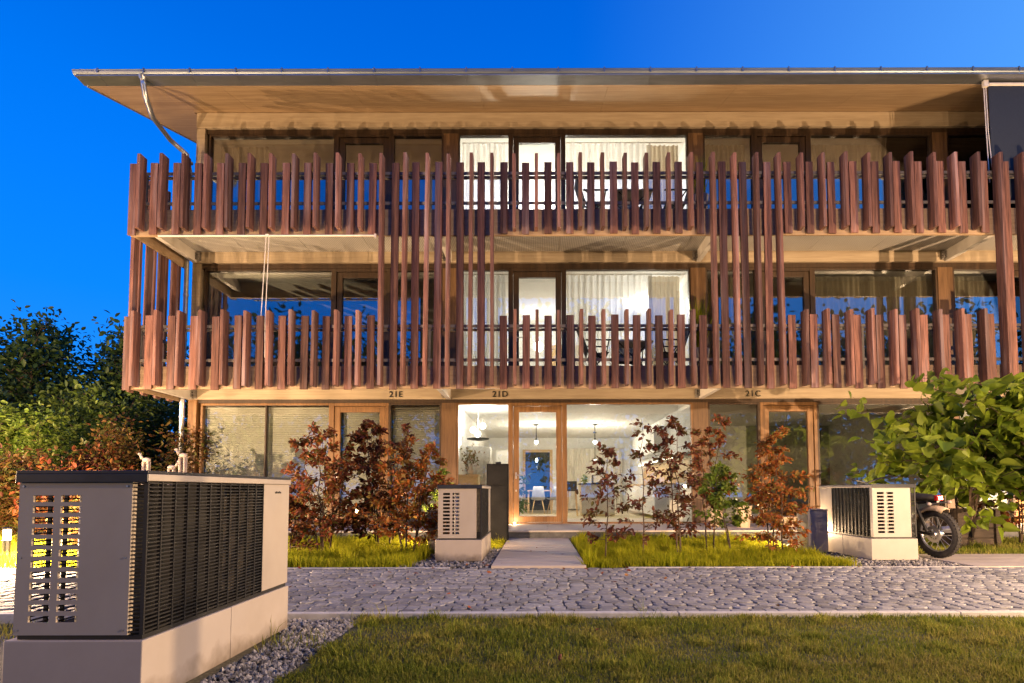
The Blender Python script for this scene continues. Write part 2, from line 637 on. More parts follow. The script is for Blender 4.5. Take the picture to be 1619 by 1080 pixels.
def cobbles():
    rng = random.Random(3)
    mb = MB()
    rows = 21
    dy = (PAVE_Y1 - PAVE_Y0) / rows
    xs_row = []
    for r in range(rows + 1):
        xs = []
        x = -10.5 + rng.random() * .2
        while x < 12.5:
            xs.append(x)
            x += rng.uniform(.095, .165)
        xs_row.append(xs)
    for r in range(rows):
        y0, y1 = PAVE_Y0 + r * dy, PAVE_Y0 + (r + 1) * dy
        xs = xs_row[r]
        for a, b in zip(xs[:-1], xs[1:]):
            g = .0045
            cx = min((b - a) * .28, .045)
            j = lambda s=.014: rng.uniform(-s, s)
            poly = [(a + cx + j(), y0 + g + abs(j(.008))), (b - cx + j(), y0 + g + abs(j(.008))), (b - g, y0 + cx * .8 + j()),
                    (b - g + j(.004), y1 - cx * .8 + j()), (b - cx + j(), y1 - g - abs(j(.008))),
                    (a + cx + j(), y1 - g - abs(j(.008))), (a + g, y1 - cx * .8 + j()), (a + g + j(.004), y0 + cx * .8 + j())]
            mx_, my_ = (a + b) / 2, (y0 + y1) / 2
            h = rng.uniform(-.003, .004)
            tx, ty = rng.uniform(-.03, .03), rng.uniform(-.03, .03)
            vs = []
            for sc, z in ((1, -.03), (1, -.006), (.92, 0.0), (.62, .0015)):
                for px_, py_ in poly:
                    qx, qy = mx_ + (px_ - mx_) * sc, my_ + (py_ - my_) * sc
                    vs.append((qx, qy, z + h + (qx - mx_) * tx + (qy - my_) * ty))
            n = 8
            fs = []
            for k in range(3):
                fs += [(k * n + i, k * n + (i + 1) % n, (k + 1) * n + (i + 1) % n, (k + 1) * n + i) for i in range(n)]
            fs.append(tuple(range(3 * n, 4 * n)))
            mb.add(vs, fs)
    return mb


# stone colour per cobble
_sm = MAT['stone']
_nt = _sm.node_tree
_g = _nt.nodes.new('ShaderNodeNewGeometry')
_mr = _nt.nodes.new('ShaderNodeMapRange')
_mr.inputs[3].default_value, _mr.inputs[4].default_value = .74, 1.18
_hs = _nt.nodes.new('ShaderNodeHueSaturation')
_nt.links.new(_g.outputs['Random Per Island'], _mr.inputs[0])
_nt.links.new(_mr.outputs[0], _hs.inputs['Value'])
_src = _nt.nodes['Principled BSDF'].inputs['Base Color'].links[0].from_socket
_nt.links.new(_src, _hs.inputs['Color'])
_nt.links.new(_hs.outputs[0], _nt.nodes['Principled BSDF'].inputs['Base Color'])
structure(cobbles(), 'cobbled_path', MAT['stone'])

kb = MB()
x = -16.0
while x < 18:
    kb.box(x + .003, x + .997, 4.095, 4.155, -.16, .006)
    x += 1
structure(kb, 'kerb', MAT['kerb'], bevel=.006)
kb = MB()
x = -16.0
while x < 5.0:
    if not (-.9 < x + .5 < .7):
        kb.box(x + .003, x + .997, 6.505, 6.56, -.16, .004)
    x += 1
structure(kb, 'bed_edging', MAT['kerb'], bevel=.005)

TER_Z, TER_Y = .157, 10.33
structure(MB().box(-7.9, 14, TER_Y + .03, 12.44, -.05, TER_Z - .03), 'terrace_base', MAT['riser'])
tb = MB()
x = -7.9
while x < 14:
    for y0, y1 in ((TER_Y, 11.03), (11.03, 11.73), (11.73, 12.43)):
        tb.box(x + .002, x + .898, y0 + .002, y1 - .002, TER_Z - .03, TER_Z)
    x += .9
structure(tb, 'terrace', MAT['terrace'], bevel=.003)

pb = MB()
y = 6.52
rng = random.Random(5)
while y < TER_Y - .1:
    y1 = min(y + .30, TER_Y - .01)
    pb.box(-.53, .55, y + .007, y1 - .007, -.06, .022 + rng.uniform(-.003, .003))
    y = y1
structure(pb, 'garden_path', MAT['slab'], bevel=.004)
pb = MB()
for i in range(8):
    for j in range(3):
        pb.box(5.0 + i * .7 + .003, 5.7 + i * .7 - .003, 6.52 + j * .42 + .003, 6.94 + j * .42 - .003, -.06, .006)
structure(pb, 'side_path', MAT['slab'], bevel=.003)

structure(MB().box(-16, -1.62, 6.57, TER_Y - .005, -.08, -.015), 'left_bed_soil', MAT['soil'])
structure(MB().box(-7.9, -16, TER_Y, 13, -.08, -.017), 'far_left_bed_soil', MAT['soil'])
structure(MB().box(.57, 3.55, 6.57, TER_Y - .005, -.08, -.015), 'right_bed_soil', MAT['soil'])
structure(MB().box(-1.62, -.55, 6.57, TER_Y - .005, -.08, -.02), 'middle_gravel_bed', MAT['gravel_bed'])
structure(MB().box(3.55, 5.0, 6.57, TER_Y - .005, -.08, -.02), 'right_gravel_bed', MAT['gravel_bed'])
structure(MB().box(-3.4, -1.24, 1.2, 4.055, -.08, -.045), 'front_gravel_bed', MAT['gravel_bed'])


def gravel(label, regions, n, seed, zbase, rmin=.008, rmax=.019):
    rs = np.random.default_rng(seed)
    ico = np.array([(0, 0, 1), (.9, 0, .3), (.28, .85, .3), (-.72, .53, .3), (-.72, -.53, .3), (.28, -.85, .3),
                    (.5, .5, -.6), (-.5, .5, -.6), (-.5, -.5, -.6), (.5, -.5, -.6)])
    fc = [(0, 1, 2), (0, 2, 3), (0, 3, 4), (0, 4, 5), (0, 5, 1), (1, 6, 2), (2, 6, 7), (2, 7, 3), (3, 7, 8), (3, 8, 4),
          (4, 8, 9), (4, 9, 5), (5, 9, 6), (5, 6, 1)]
    areas = np.array([(b - a) * (d - c) for a, b, c, d in regions])
    cnt = (n * areas / areas.sum()).astype(int)
    V, F, k = [], [], 0
    for (x0, x1, y0, y1), m in zip(regions, cnt):
        for _ in range(m):
            r = rs.uniform(rmin, rmax)
            p = ico * (r * rs.uniform(.6, 1.3, 3)) + rs.normal(0, r * .12, ico.shape)
            a = rs.uniform(0, 6.3)
            ca, sa = math.cos(a), math.sin(a)
            p = np.stack([p[:, 0] * ca - p[:, 1] * sa, p[:, 0] * sa + p[:, 1] * ca, p[:, 2]], 1)
            p += (rs.uniform(x0, x1), rs.uniform(y0, y1), zbase + r * rs.uniform(.1, 1.0))
            V.append(p)
            F += [(a_ + k, b_ + k, c_ + k) for a_, b_, c_ in fc]
            k += len(ico)
    o = npmesh('gravel', np.concatenate(V), [np.array(F)], MAT['gravel'])
    return tag(o, label, 'gravel', kind='stuff')


m_, nt_, N_, L_, b_ = nodes_of('grey_gravel')
MAT['gravel'] = m_
g_ = N_.new('ShaderNodeNewGeometry')
r_ = N_.new('ShaderNodeValToRGB')
r_.color_ramp.elements[0].color = (.045, .045, .048, 1)
r_.color_ramp.elements[1].color = (.36, .34, .32, 1)
L_.new(g_.outputs['Random Per Island'], r_.inputs['Fac'])
L_.new(r_.outputs[0], b_.inputs['Base Color'])
b_.inputs['Roughness'].default_value = .8
gravel('grey gravel strip beside the large heat pump and the lawn', [(-1.60, -1.24, 1.9, 4.05), (-2.6, -1.6, 3.7, 4.05)], 4200, 1, -.045)
gravel('dark grey gravel under the middle heat pump', [(-1.62, -.55, 6.57, 8.9)], 2600, 2, -.02, .01, .022)
gravel('dark gravel around the right heat pump', [(3.55, 5.0, 6.57, 9.2)], 3200, 3, -.02, .01, .022)


def grass(name, label, regions, n, h0, h1, wd, lean, mat, seed, z=0.0, keep=None, cat='grass'):
    rs = np.random.default_rng(seed)
    areas = np.array([(b - a) * (d - c) for a, b, c, d in regions], float)
    ch = rs.choice(len(regions), n, p=areas / areas.sum())
    Rg = np.array(regions)[ch]
    x = Rg[:, 0] + (Rg[:, 1] - Rg[:, 0]) * rs.random(n)
    y = Rg[:, 2] + (Rg[:, 3] - Rg[:, 2]) * rs.random(n)
    if keep is not None:
        k = keep(x, y, rs)
        x, y = x[k], y[k]
        n = len(x)
    cl = .75 + .35 * np.sin(x * 3.1 + 1.7 * np.sin(y * 2.3)) * np.sin(y * 4.1 + x)
    h = (h0 + (h1 - h0) * rs.random(n)) * cl
    az = rs.random(n) * 2 * np.pi
    nt = max(6, n // 900)
    tx, ty = x[rs.integers(0, n, nt)], y[rs.integers(0, n, nt)]
    sel = rs.random(n) < .22
    w_ = rs.integers(0, nt, n)
    x = np.where(sel, tx[w_] + rs.normal(0, .035, n), x)
    y = np.where(sel, ty[w_] + rs.normal(0, .035, n), y)
    h = np.where(sel, h * rs.uniform(1.15, 1.75, nt)[w_], h)
    ln = np.abs(rs.normal(0, lean, n)) * h
    dx, dy = np.cos(az), np.sin(az)
    a2 = rs.random(n) * 2 * np.pi
    sx, sy = np.cos(a2) * wd / 2, np.sin(a2) * wd / 2
    b = np.stack([x, y, np.full(n, z)], 1)
    S = np.stack([sx, sy, 0 * x], 1)
    mid = b + np.stack([dx * ln * .35, dy * ln * .35, h * .6], 1)
    tip = b + np.stack([dx * ln, dy * ln, h * np.clip(1 - .25 * (ln / h) ** 2, .4, 1)], 1)
    V = np.stack([b - S, b + S, mid + S * .8, mid - S * .8, tip], 1).reshape(-1, 3)
    i = np.arange(n)[:, None] * 5
    o = npmesh(name, V, [i + np.array([[0, 1, 2, 3]]), i + np.array([[3, 2, 4]])], mat)
    return tag(o, label, cat, kind='stuff')


def lawn_keep(x, y, rs):
    left = -1.22 + .05 * np.sin(y * 9) - .03 * np.sin(y * 23)
    return (x > left) & (np.abs(x) < y * .98 + .6)


structure(MB().box(-1.23, 40, -20, 4.09, -.2, -.03), 'lawn', MAT['ground'])
grass('lawn_grass', 'short mown grass of the front lawn', [(-1.3, 4.6, 2.3, 4.10), (-1.3, 4.6, 2.3, 3.0)], 140000, .018, .048, .0042, .7, GRASS_L, 11, -.03, lawn_keep)
grass('lawn_grass', 'sparse grass behind the large heat pump', [(-9, -3.2, 2.6, 4.05)], 14000, .03, .07, .006, .7, GRASS_L, 12, -.06)


def edge_soft(x0, x1, y0, y1):
    def k(x, y, rs):
        d = np.minimum(np.minimum(x - x0, x1 - x), np.minimum(y - y0, y1 - y))
        return d > rs.random(len(x)) * .07
    return k


grass('bed_grass', 'bright green long grass in the right planting bed', [(.56, 3.75, 6.56, 10.3), (.56, 3.65, 6.56, 7.6)], 42000, .07, .17, .0075, .55, GRASS_B, 13, -.015,
      edge_soft(.56, 3.75, 6.56, 10.3))
grass('bed_grass', 'green and yellow grass in the left planting bed', [(-3.6, -1.45, 6.56, 8.8), (-3.6, -1.6, 6.56, 10.3)], 30000, .07, .19, .0075, .6, GRASS_B, 14, -.015)
grass('bed_grass', 'wild grass at the left edge of the garden', [(-11, -3.6, 6.56, 10.3)], 26000, .08, .22, .009, .6, GRASS_B, 15, -.015)
grass('bed_grass', 'small patch of grass beside the dark letterbox column', [(-1.15, -.56, 8.6, 10.3)], 3500, .05, .12, .007, .5, GRASS_B, 16, -.02)
grass('bed_grass', 'green grass strip behind the motorcycle', [(5.0, 11, 7.85, 10.3)], 22000, .05, .12, .008, .5, GRASS_L, 17, -.03)
# a few weeds growing through the kerb
grass('kerb_weeds', 'thin weeds growing along the kerb', [(-1.4, -.9, 4.0, 4.1), (.55, 1.05, 4.0, 4.14), (-1.6, -1.3, 3.2, 3.6)], 160, .05, .16, .004, .8, GRASS_L, 18, -.03, cat='weeds')

# ------------------------------------------------------------------ the building
bld = empty('apartment_building', (0, 12.5, 0),
            'three storey timber apartment building with slatted red brown balconies and lit middle flat', 'building')
WY = 12.5
ZW = {0: (.157, 2.816), 1: (3.20, 5.842), 2: (6.27, 8.951)}          # glazing bottom / top
BEAM = {0: (2.886, 3.20), 1: (5.944, 6.262), 2: (9.055, 9.40)}
XL = -7.62                                                          # left corner
XB = [-7.62, -1.945, 3.585, 9.095, 14.6]                             # party walls (centres)


def part(mb, name, mat, parent=bld, **k):
    return mb.build(name, mat, parent, **k)


# shell
pw_ = [part(MB().box(x - .11, x + .11, 12.56, 21.4, .05, 9.6), 'party_wall', MAT['plaster']) for x in XB[1:4]]
part(MB().box(XL - .06, XL + .10, 12.60, 21.4, -.1, 9.6), 'end_wall', MAT['frame_dark'])
part(MB().box(XL + .105, XL + .12, 12.62, 21.4, .05, 9.55), 'inner_wall', MAT['plaster'])
part(MB().box(14.5, 14.7, 12.56, 21.4, -.1, 9.6), 'end_wall', MAT['frame_dark'])
part(MB().box(XL, 14.5, 21.4, 21.7, -.1, 9.6), 'rear_wall', MAT['plaster'])
part(MB().box(XL, 14.5, 12.44, 21.4, -.05, .15), 'floor_slab', MAT['int_floor'])
for k in (0, 1):
    part(MB().box(XL + .1, 14.5, 12.60, 21.4, BEAM[k][0] - .02, BEAM[k][1] - .06), 'ceiling', MAT['plaster'])
    part(MB().box(XL + .1, 14.5, 12.60, 21.4, BEAM[k][1] - .055, BEAM[k][1]), 'floor_slab', MAT['int_floor'])
part(MB().box(XL + .1, 14.5, 12.60, 21.4, BEAM[2][0] - .02, BEAM[2][0] + .2), 'ceiling', MAT['plaster'])
for a, b, yb in ((XB[1] + .11, XB[2] - .11, 17.2),):
    for k in (1, 2):
        part(MB().box(a, b, yb, yb + .12, ZW[k][0], BEAM[k][0] - .021), 'partition_wall', MAT['plaster'])
# dark flats: a partition a few metres in
for a, b in ((XB[0] + .13, XB[1] - .11), (XB[2] + .11, XB[3] - .11), (XB[3] + .11, 14.49)):
    for k in (0, 1, 2):
        part(MB().box(a, b, 17.5, 17.6, ZW[k][0], BEAM[k][0] - .021), 'partition_wall', MAT['grey_front'])

for k in (0, 1, 2):
    part(MB().box(XL - .05, 14.6, 12.38, 12.60, BEAM[k][0], BEAM[k][1]), 'facade_beam', MAT['beam'], bevel=.006)
    part(MB().box(XL, 14.6, 12.45, 12.60, ZW[k][1], BEAM[k][0] - .003), 'head_board', MAT['frame_dark'])
part(MB().box(XL - .05, 14.6, 12.40, 12.60, 9.403, 9.70), 'top_board', MAT['soffit'])

# posts between the flats
for k in (0, 1, 2):
    part(MB().box(XL - .05, XL + .14, 12.40, 12.598, ZW[k][0], BEAM[k][0] - .002), 'corner_post', MAT['beam'] if k else MAT['frame'], bevel=.005)
    for x in XB[1:4]:
        part(MB().box(x - .165, x + .165, 12.44, 12.555, ZW[k][0], ZW[k][1] - .002), 'party_post', MAT['post'], bevel=.005)

D_ = -1


def window(x0, x1, k, glass='glass_dark', name='window', fm='frame_dark', fw=.045, sill=0.0):
    z0, z1 = ZW[k]
    z0 += sill
    y0, y1 = 12.455, 12.57
    f = MB()
    f.box(x0, x0 + fw, y0, y1, z0, z1 - .003)
    f.box(x1 - fw, x1, y0, y1, z0, z1 - .003)
    f.box(x0 + fw, x1 - fw, y0, y1, z0, z0 + fw)
    f.box(x0 + fw, x1 - fw, y0, y1, z1 - fw - .003, z1 - .003)
    o = part(f, name, MAT[fm], bevel=.004)
    g = MB().box(x0 + fw - .004, x1 - fw + .004, 12.515, 12.523, z0 + fw - .004, z1 - fw)
    part(g, 'pane', MAT[glass], o)
    return o


def door(x0, x1, k, glass='glass_dark', fm='frame', handle=True, hinge_right=True):
    z0, z1 = ZW[k]
    j = .07
    y0, y1 = 12.45, 12.575
    f = MB()
    f.box(x0, x0 + j, y0, y1, z0, z1 - .003)
    f.box(x1 - j, x1, y0, y1, z0, z1 - .003)
    f.box(x0 + j, x1 - j, y0, y1, z1 - j - .003, z1 - .003)
    f.box(x0 + j, x1 - j, y0, y1, z0, z0 + .025)
    o = part(f, 'door', MAT[fm], bevel=.004)
    a, b = x0 + j + .006, x1 - j - .006
    s = .125
    l = MB()
    zt = z1 - j - .01
    l.box(a, a + s, 12.475, 12.56, z0 + .035, zt)
    l.box(b - s, b, 12.475, 12.56, z0 + .035, zt)
    l.box(a + s, b - s, 12.475, 12.56, z0 + .035, z0 + .035 + s)
    l.box(a + s, b - s, 12.475, 12.56, zt - s, zt)
    part(l, 'door_leaf', MAT[fm], o, bevel=.004)
    part(MB().box(a + s - .004, b - s + .004, 12.515, 12.523, z0 + .03 + s, zt - s + .004), 'pane', MAT[glass], o)
    if handle:
        hx = a + s * .5
        h = MB()
        h.tube([(hx, 12.475, z0 + 1.06), (hx, 12.42, z0 + 1.06), (hx + .02, 12.415, z0 + 1.06), (hx + .15, 12.415, z0 + 1.06)], .011, 8)
        h.box(hx - .018, hx + .018, 12.468, 12.476, z0 + .98, z0 + 1.12)
        h.box(hx - .015, hx + .015, 12.462, 12.476, z0 + .70, z0 + .74)
        part(h, 'handle', MAT['chrome'], o, smooth=False)
    return o


def corrugated(x0, x1, y, z0, z1, amp, n, seed=0, per=10):
    """hanging curtain: a wavy sheet with thickness of one cloth"""
    rs = random.Random(seed)
    mb = MB()
    vs = []
    m = n * per
    ph = rs.random() * 6
    for i in range(m + 1):
        t = i / m
        x = x0 + (x1 - x0) * t
        yy = y + amp * math.sin(2 * math.pi * n * t + ph) + amp * .5 * math.sin(2 * math.pi * n * .37 * t + ph * 2)
        vs += [(x, yy, z0), (x + .004 * math.sin(t * 40), yy * 1 + amp * .25 * math.sin(t * 57), (z0 + z1) / 2), (x, y + (yy - y) * .6, z1)]
    fs = []
    for i in range(m):
        fs += [(3 * i, 3 * i + 3, 3 * i + 4, 3 * i + 1), (3 * i + 1, 3 * i + 4, 3 * i + 5, 3 * i + 2)]
    return mb.add(vs, fs)


def slat_blind(x0, x1, y, z0, z1, pitch=.05):
    mb = MB()
    n = int((z1 - z0) / pitch)
    for i in range(n):
        z = z0 + i * pitch
        mb.add([(x0, y, z), (x1, y, z), (x1, y - .012, z + pitch * .55), (x0, y - .012, z + pitch * .55), (x1, y, z + pitch), (x0, y, z + pitch)],
               [(0, 1, 2, 3), (3, 2, 4, 5)])
    return mb


E = [-7.42, -4.55, -3.28, -2.11]          # window / door / window of the left flat
D = [-1.78, -.61, .61, 3.42]
C = [3.75, 4.90, 6.15, 8.93]
B = [9.26, 10.43, 11.6, 14.3]

# left flat
for k in (0, 1, 2):
    g = 'glass_dark' if k else 'glass_blind'
    wl = window(E[0], E[1], k, g, fm='frame' if k == 0 else 'frame_dark')
    dl = door(E[1], E[2], k, g, fm='frame' if k == 0 else 'frame_dark', handle=(k == 0))
    wr = window(E[2], E[3], k, g, fm='frame_dark')
    if k == 0:
        for o, a, b, z0 in ((wl, E[0] + .06, -6.0, .30), (wl, -5.98, E[1] - .06, .30), (dl, E[1] + .21, E[2] - .21, .45), (wr, E[2] + .06, E[3] - .06, .30)):
            part(slat_blind(a, b, 12.62, z0, 2.75), 'blind', MAT['blind'], o)
        part(MB().box(-6.003, -5.977, 12.47, 12.56, .205, 2.768), 'mullion', MAT['frame_dark'], wl)
    else:
        part(MB().box(E[0] + .05, E[1] - .05, 12.575, 12.64, ZW[k][1] - .16, ZW[k][1] - .06), 'blind_box', MAT['blind'], wl)
        part(MB().box(E[2] + .05, E[3] - .05, 12.575, 12.64, ZW[k][1] - .16, ZW[k][1] - .06), 'blind_box', MAT['blind'], wr)
    if k == 2:
        part(corrugated(E[0] + .1, E[0] + 1.2, 12.78, 6.3, 8.85, .03, 9, 3), 'curtain', MAT['curtain_beige'], wl)
# right flat
for k in (0, 1, 2):
    g = 'glass_dark'
    wl = window(C[0], C[1], k, g)
    dm = door(C[1], C[2], k, g, fm='frame' if k == 0 else 'frame_dark', handle=(k == 0))
    wr = window(C[2], C[3], k, g)
    if k:
        part(corrugated(C[2] + .08, C[3] - .08, 12.74, ZW[k][0] + .02, ZW[k][1] - .1, .03, 22, 5 + k), 'curtain', MAT['curtain_beige'], wr)
        part(corrugated(C[0] + .08, C[1] - .1, 12.74, ZW[k][0] + .02, ZW[k][1] - .1, .03, 9, 8 + k), 'curtain', MAT['curtain_beige'], wl)
# far right flat, half out of the picture
for k in (0, 1, 2):
    wl = window(B[0], B[1], k, 'glass_dark')
    door(B[1], B[2], k, 'glass_dark', fm='frame' if k == 0 else 'frame_dark', handle=False)
    window(B[2], B[3], k, 'glass_dark')
    if k == 0:
        part(slat_blind(B[0] + .06, B[1] - .06, 12.60, .25, 2.76), 'blind', MAT['white_paint'], wl)
    elif k == 1:
        part(corrugated(B[0] + .08, B[1] - .1, 12.74, ZW[k][0] + .02, ZW[k][1] - .1, .03, 9, 8 + k), 'curtain', MAT['curtain_beige'], wl)

# lit flat in the middle
for k in (0, 1, 2):
    fm = 'frame' if k == 0 else 'frame_dark'
    wl = window(D[0], D[1], k, 'glass', fm=fm, fw=.035)
    door(D[1], D[2], k, 'glass', fm=fm)
    wr = window(D[2], D[3], k, 'glass', fm=fm, fw=.035)
    if k:
        z0, z1 = ZW[k][0] + .02, ZW[k][1] - .05
        part(corrugated(D[0] + .06, D[1] - .12, 12.76, z0, z1, .08, 8, 20 + k), 'curtain', MAT['curtain'], wl)
        part(corrugated(D[2] + .06, 2.62, 12.76, z0, z1, .08, 14, 22 + k), 'curtain', MAT['curtain'], wr)
        part(corrugated(2.55, 3.28, 12.84, z0, z1, .045, 7, 24 + k), 'curtain', MAT['curtain_beige'], wr)
        part(MB().tube([(D[0] + .05, 12.76, z1 + .02), (D[3] - .05, 12.76, z1 + .02)], .012, 6), 'curtain_rail', MAT['white_metal'], wr)

# house numbers
for txt, px in (('21E', 626), ('21D', 791), ('21C', 1191)):
    cu = bpy.data.curves.new('house_number', 'FONT')
    cu.body = txt
    cu.size = .185
    cu.align_x = 'CENTER'
    cu.extrude = .006
    cu.space_character = 1.12
    cu.offset = .002
    to = bpy.data.objects.new('tmp', cu)
    COL.objects.link(to)
    bpy.context.view_layer.update()
    me = bpy.data.meshes.new_from_object(to.evaluated_get(bpy.context.evaluated_depsgraph_get()))
    bpy.data.objects.remove(to)
    me.name = 'house_number'
    me.materials.clear()
    me.materials.append(MAT['letter'])
    ho = bpy.data.objects.new('house_number', me)
    COL.objects.link(ho)
    ho.parent = bld
    ho.rotation_euler = (math.pi / 2, 0, 0)
    ho.location = Vector((UX(px, 628, 12.37), 12.371, 2.93)) - wpos(bld)

# ---- balconies
FY, FD = 10.5, .20                   # front of the fins, depth of a fin
XE = -7.88                            # left end plane of the balconies
levels = {'upper': (6.272, 5.80, 7.309, 5.865, 7.21, 5.80), 'lower': (3.205, 2.82, 4.272, 2.848, 4.205, 2.80)}
rail_parts = {}
for nm, (zf, zlip, ft, fb, bt, bb) in levels.items():
    bal = part(MB().box(XE + .06, 14.6, 10.80, 12.375, zf - .06, zf), 'balcony', MAT['soffit'])
    # punched metal trays below the deck
    x = XE + .08
    while x < 14.5:
        part(MB().box(x + .004, x + 1.376, 10.81, 12.37, zf - .085, zf - .068), 'underside_panel', MAT['perf'], bal)
        x += 1.38
    part(MB().box(XE + .02, 14.6, 10.735, 10.79, zlip, zf + .05), 'edge_board', MAT['edge'], bal, bevel=.004)
    part(MB().box(XE + .02, XE + .075, 10.795, 12.39, zlip + .02, zf + .05), 'edge_board', MAT['edge'], bal, bevel=.004)
    for x in (XL + .02, XB[1], XB[2], XB[3]):
        cb = part(MB().box(x - .05, x + .05, 10.80, 12.375, zf - .325, zf - .088), 'cantilever_beam', MAT['white_metal'], bal, bevel=.004)
    for x in (XL + .12, XB[1] - .10, XB[2] - .10, XB[3] - .10):
        hb = MB()
        hb.box(x - .035, x + .035, 12.345, 12.376, zf - .30, zf - .10).box(x - .03, x - .02, 12.27, 12.345, zf - .28, zf - .12).box(x + .02, x + .03, 12.27, 12.345, zf - .28, zf - .12)
        for dz in (-.14, -.2, -.26):
            hb.tube([(x - .055, 12.30, zf + dz), (x + .055, 12.30, zf + dz)], .014, 8)
        part(hb, 'bolted_bracket', MAT['rail'], bal)
    ra = MB()
    zr, zb = bt - .19, zf + .155
    for z in (zr, zb):
        ra.box(XE + .03, 14.6, 10.70, 10.725, z - .028, z + .028)
        ra.box(XE + .03, XE + .055, 10.726, 12.39, z - .028, z + .028)
    ra.box(XE + .03, 14.6, 10.735, 10.80, zr - .075, zr - .035)
    x = XE + .3
    while x < 14.5:
        ra.box(x - .02, x + .02, 10.728, 10.768, zf - .02, zr + .02)
        x += 1.38
    rail_parts[nm] = part(ra, 'railing', MAT['rail'], bal)

meshes = {}


def batten(kind, z0, z1, X, parent, yaw=0, Y=None, seed=0):
    rs = random.Random(seed * 31 + int(z0 * 10))
    key = (kind, round(z1 - z0, 2))
    L_ = z1 - z0
    if key not in meshes:
        mb = MB()
        if kind == 'fin_batten':
            mb.box(-.031, .031, 0, FD, 0, L_)
        else:
            mb.box(-.071, .071, FD - .042, FD, 0, L_)
        o = mb.build(kind, MAT['batten'], parent, bevel=.004, origin=(0, 0, 0))
        meshes[key] = o
    else:
        o = meshes[key].copy()
        COL.objects.link(o)
        o.parent = parent
    off = wpos(parent)
    o.rotation_euler = (rs.uniform(-.003, .003), rs.uniform(-.006, .006), yaw + rs.uniform(-.03, .03))
    o.location = Vector((X + rs.uniform(-.008, .008), FY if Y is None else Y, z0 + rs.uniform(-.012, .012))) - off
    return o


uf, lf = levels['upper'], levels['lower']
long_f = set(list(range(-8, -2)) + [7, 8, 9, 10] + [20, 21, 22])
long_b = set([-7, -6, -5, -4, -3] + [8, 9, 10] + [21, 22])
K0, K1 = -19, 25
for k in range(K0, K1 + 1):
    xf = UX(884.4 + 35.06 * k, 300, FY)
    if k in long_f:
        batten('fin_batten', lf[3], uf[2], xf, rail_parts['upper'], seed=k)
    else:
        batten('fin_batten', uf[3], uf[2], xf, rail_parts['upper'], seed=k)
        batten('fin_batten', lf[3], lf[2], xf, rail_parts['lower'], seed=k)
    xb = UX(884.4 + 35.06 * (k - .5), 300, FY)
    if k in long_b:
        batten('board_batten', lf[5], uf[4], xb, rail_parts['upper'], seed=k + 100)
    else:
        batten('board_batten', uf[5], uf[4], xb, rail_parts['upper'], seed=k + 100)
        batten('board_batten', lf[5], lf[4], xb, rail_parts['lower'], seed=k + 100)
# return along the left end
for i in range(4):
    y = 10.92 + i * .40
    o = batten('fin_batten', lf[3], uf[2], XE - .19, rail_parts['lower'], yaw=-math.pi / 2, Y=y + .17, seed=300 + i)
    o = batten('board_batten', lf[5], uf[4], XE - .19, rail_parts['lower'], yaw=-math.pi / 2, Y=y, seed=320 + i)

# retracted sun blind below the upper balcony, with its cords
bb_ = MB().tube([(UX(250, 373, 10.66), 10.675, 5.775), (UX(594, 373, 10.66), 10.675, 5.775)], .018, 10)
xc = UX(423, 373, 10.66)
bb_.box(xc - .03, xc + .03, 10.65, 10.70, 5.755, 5.80)
bb_.box(UX(594, 373, 10.66) - .02, UX(594, 373, 10.66) + .02, 10.65, 10.70, 5.73, 5.80)
sb = part(bb_, 'sun_blind', MAT['white_metal'], smooth=False)
for dx, sway in ((-.025, -.06), (.03, -.03)):
    part(MB().tube([(xc + dx, 10.675, 5.76), (xc + dx + sway * .4, 10.675, 5.1), (xc + dx + sway, 10.67, 4.1), (xc + dx + sway + .01, 10.67, 3.4)], .0075, 6),
         'cord', MAT['white_metal'], sb)

# sun screen let down on the far right
x0s = UX(1566, 190, 10.86)
sc_ = part(MB().box(x0s, x0s + 4.6, 10.86, 10.868, 6.5, 8.90), 'sun_screen', MAT['screen'])
part(MB().tube([(x0s, 10.864, 8.905), (x0s + 4.6, 10.864, 8.905)], .035, 10), 'roller', MAT['white_metal'], sc_)
for dx, q in ((-.09, -.06), (-.05, .02)):
    part(MB().tube([(x0s + dx, 10.86, 8.88), (x0s + dx + .01, 10.86, 7.9), (x0s + q, 10.86, 6.9)], .009, 6), 'guide_cable', MAT['white_metal'], sc_)
part(MB().box(x0s - .11, x0s - .02, 10.82, 10.88, 8.84, 8.97), 'cable_bracket', MAT['white_metal'], sc_)

# ---- roof
SL = (9.443 - 8.97) / (12.5 - 10.95)
RX0, RX1 = -8.98, 15.2


def zs(y): return 8.97 + SL * (y - 10.95)


rf = MB()
rf.prism([(10.96, zs(10.96) + .03), (22, zs(22) + .03), (22, zs(22) + .24), (10.96, zs(10.96) + .19)], RX0 + .03, RX1)
roof = part(rf, 'roof', MAT['zinc'])
# soffit boards in sheets
x = RX0 + .01
while x < RX1:
    x1 = min(x + 2.6, RX1)
    part(MB().prism([(10.955, zs(10.955)), (12.395, zs(12.395)), (12.395, zs(12.395) + .022), (10.955, zs(10.955) + .022)], x + .002, x1 - .002), 'soffit_board', MAT['soffit'], roof)
    x = x1
part(MB().prism([(12.397, zs(12.397)), (22, zs(22)), (22, zs(22) + .022), (12.397, zs(12.397) + .022)], RX0 + .01, XL - .12), 'soffit_board', MAT['soffit'], roof)
part(MB().prism([(10.95, zs(10.95) - .02), (22, zs(22) - .02), (22, zs(22) + .26), (10.95, zs(10.95) + .20)], RX0 - .02, RX0 + .008), 'verge_board', MAT['zinc'], roof)
fl = MB()
fl.prism([(10.70, 9.004), (10.945, 8.972), (10.945, 8.984), (10.70, 9.016)], RX0 - .06, RX1)
x = RX0 + .4
while x < RX1:
    fl.prism([(10.69, 8.997), (10.945, 8.964), (10.945, 8.98), (10.69, 9.012)], x - .009, x + .009)
    x += .9
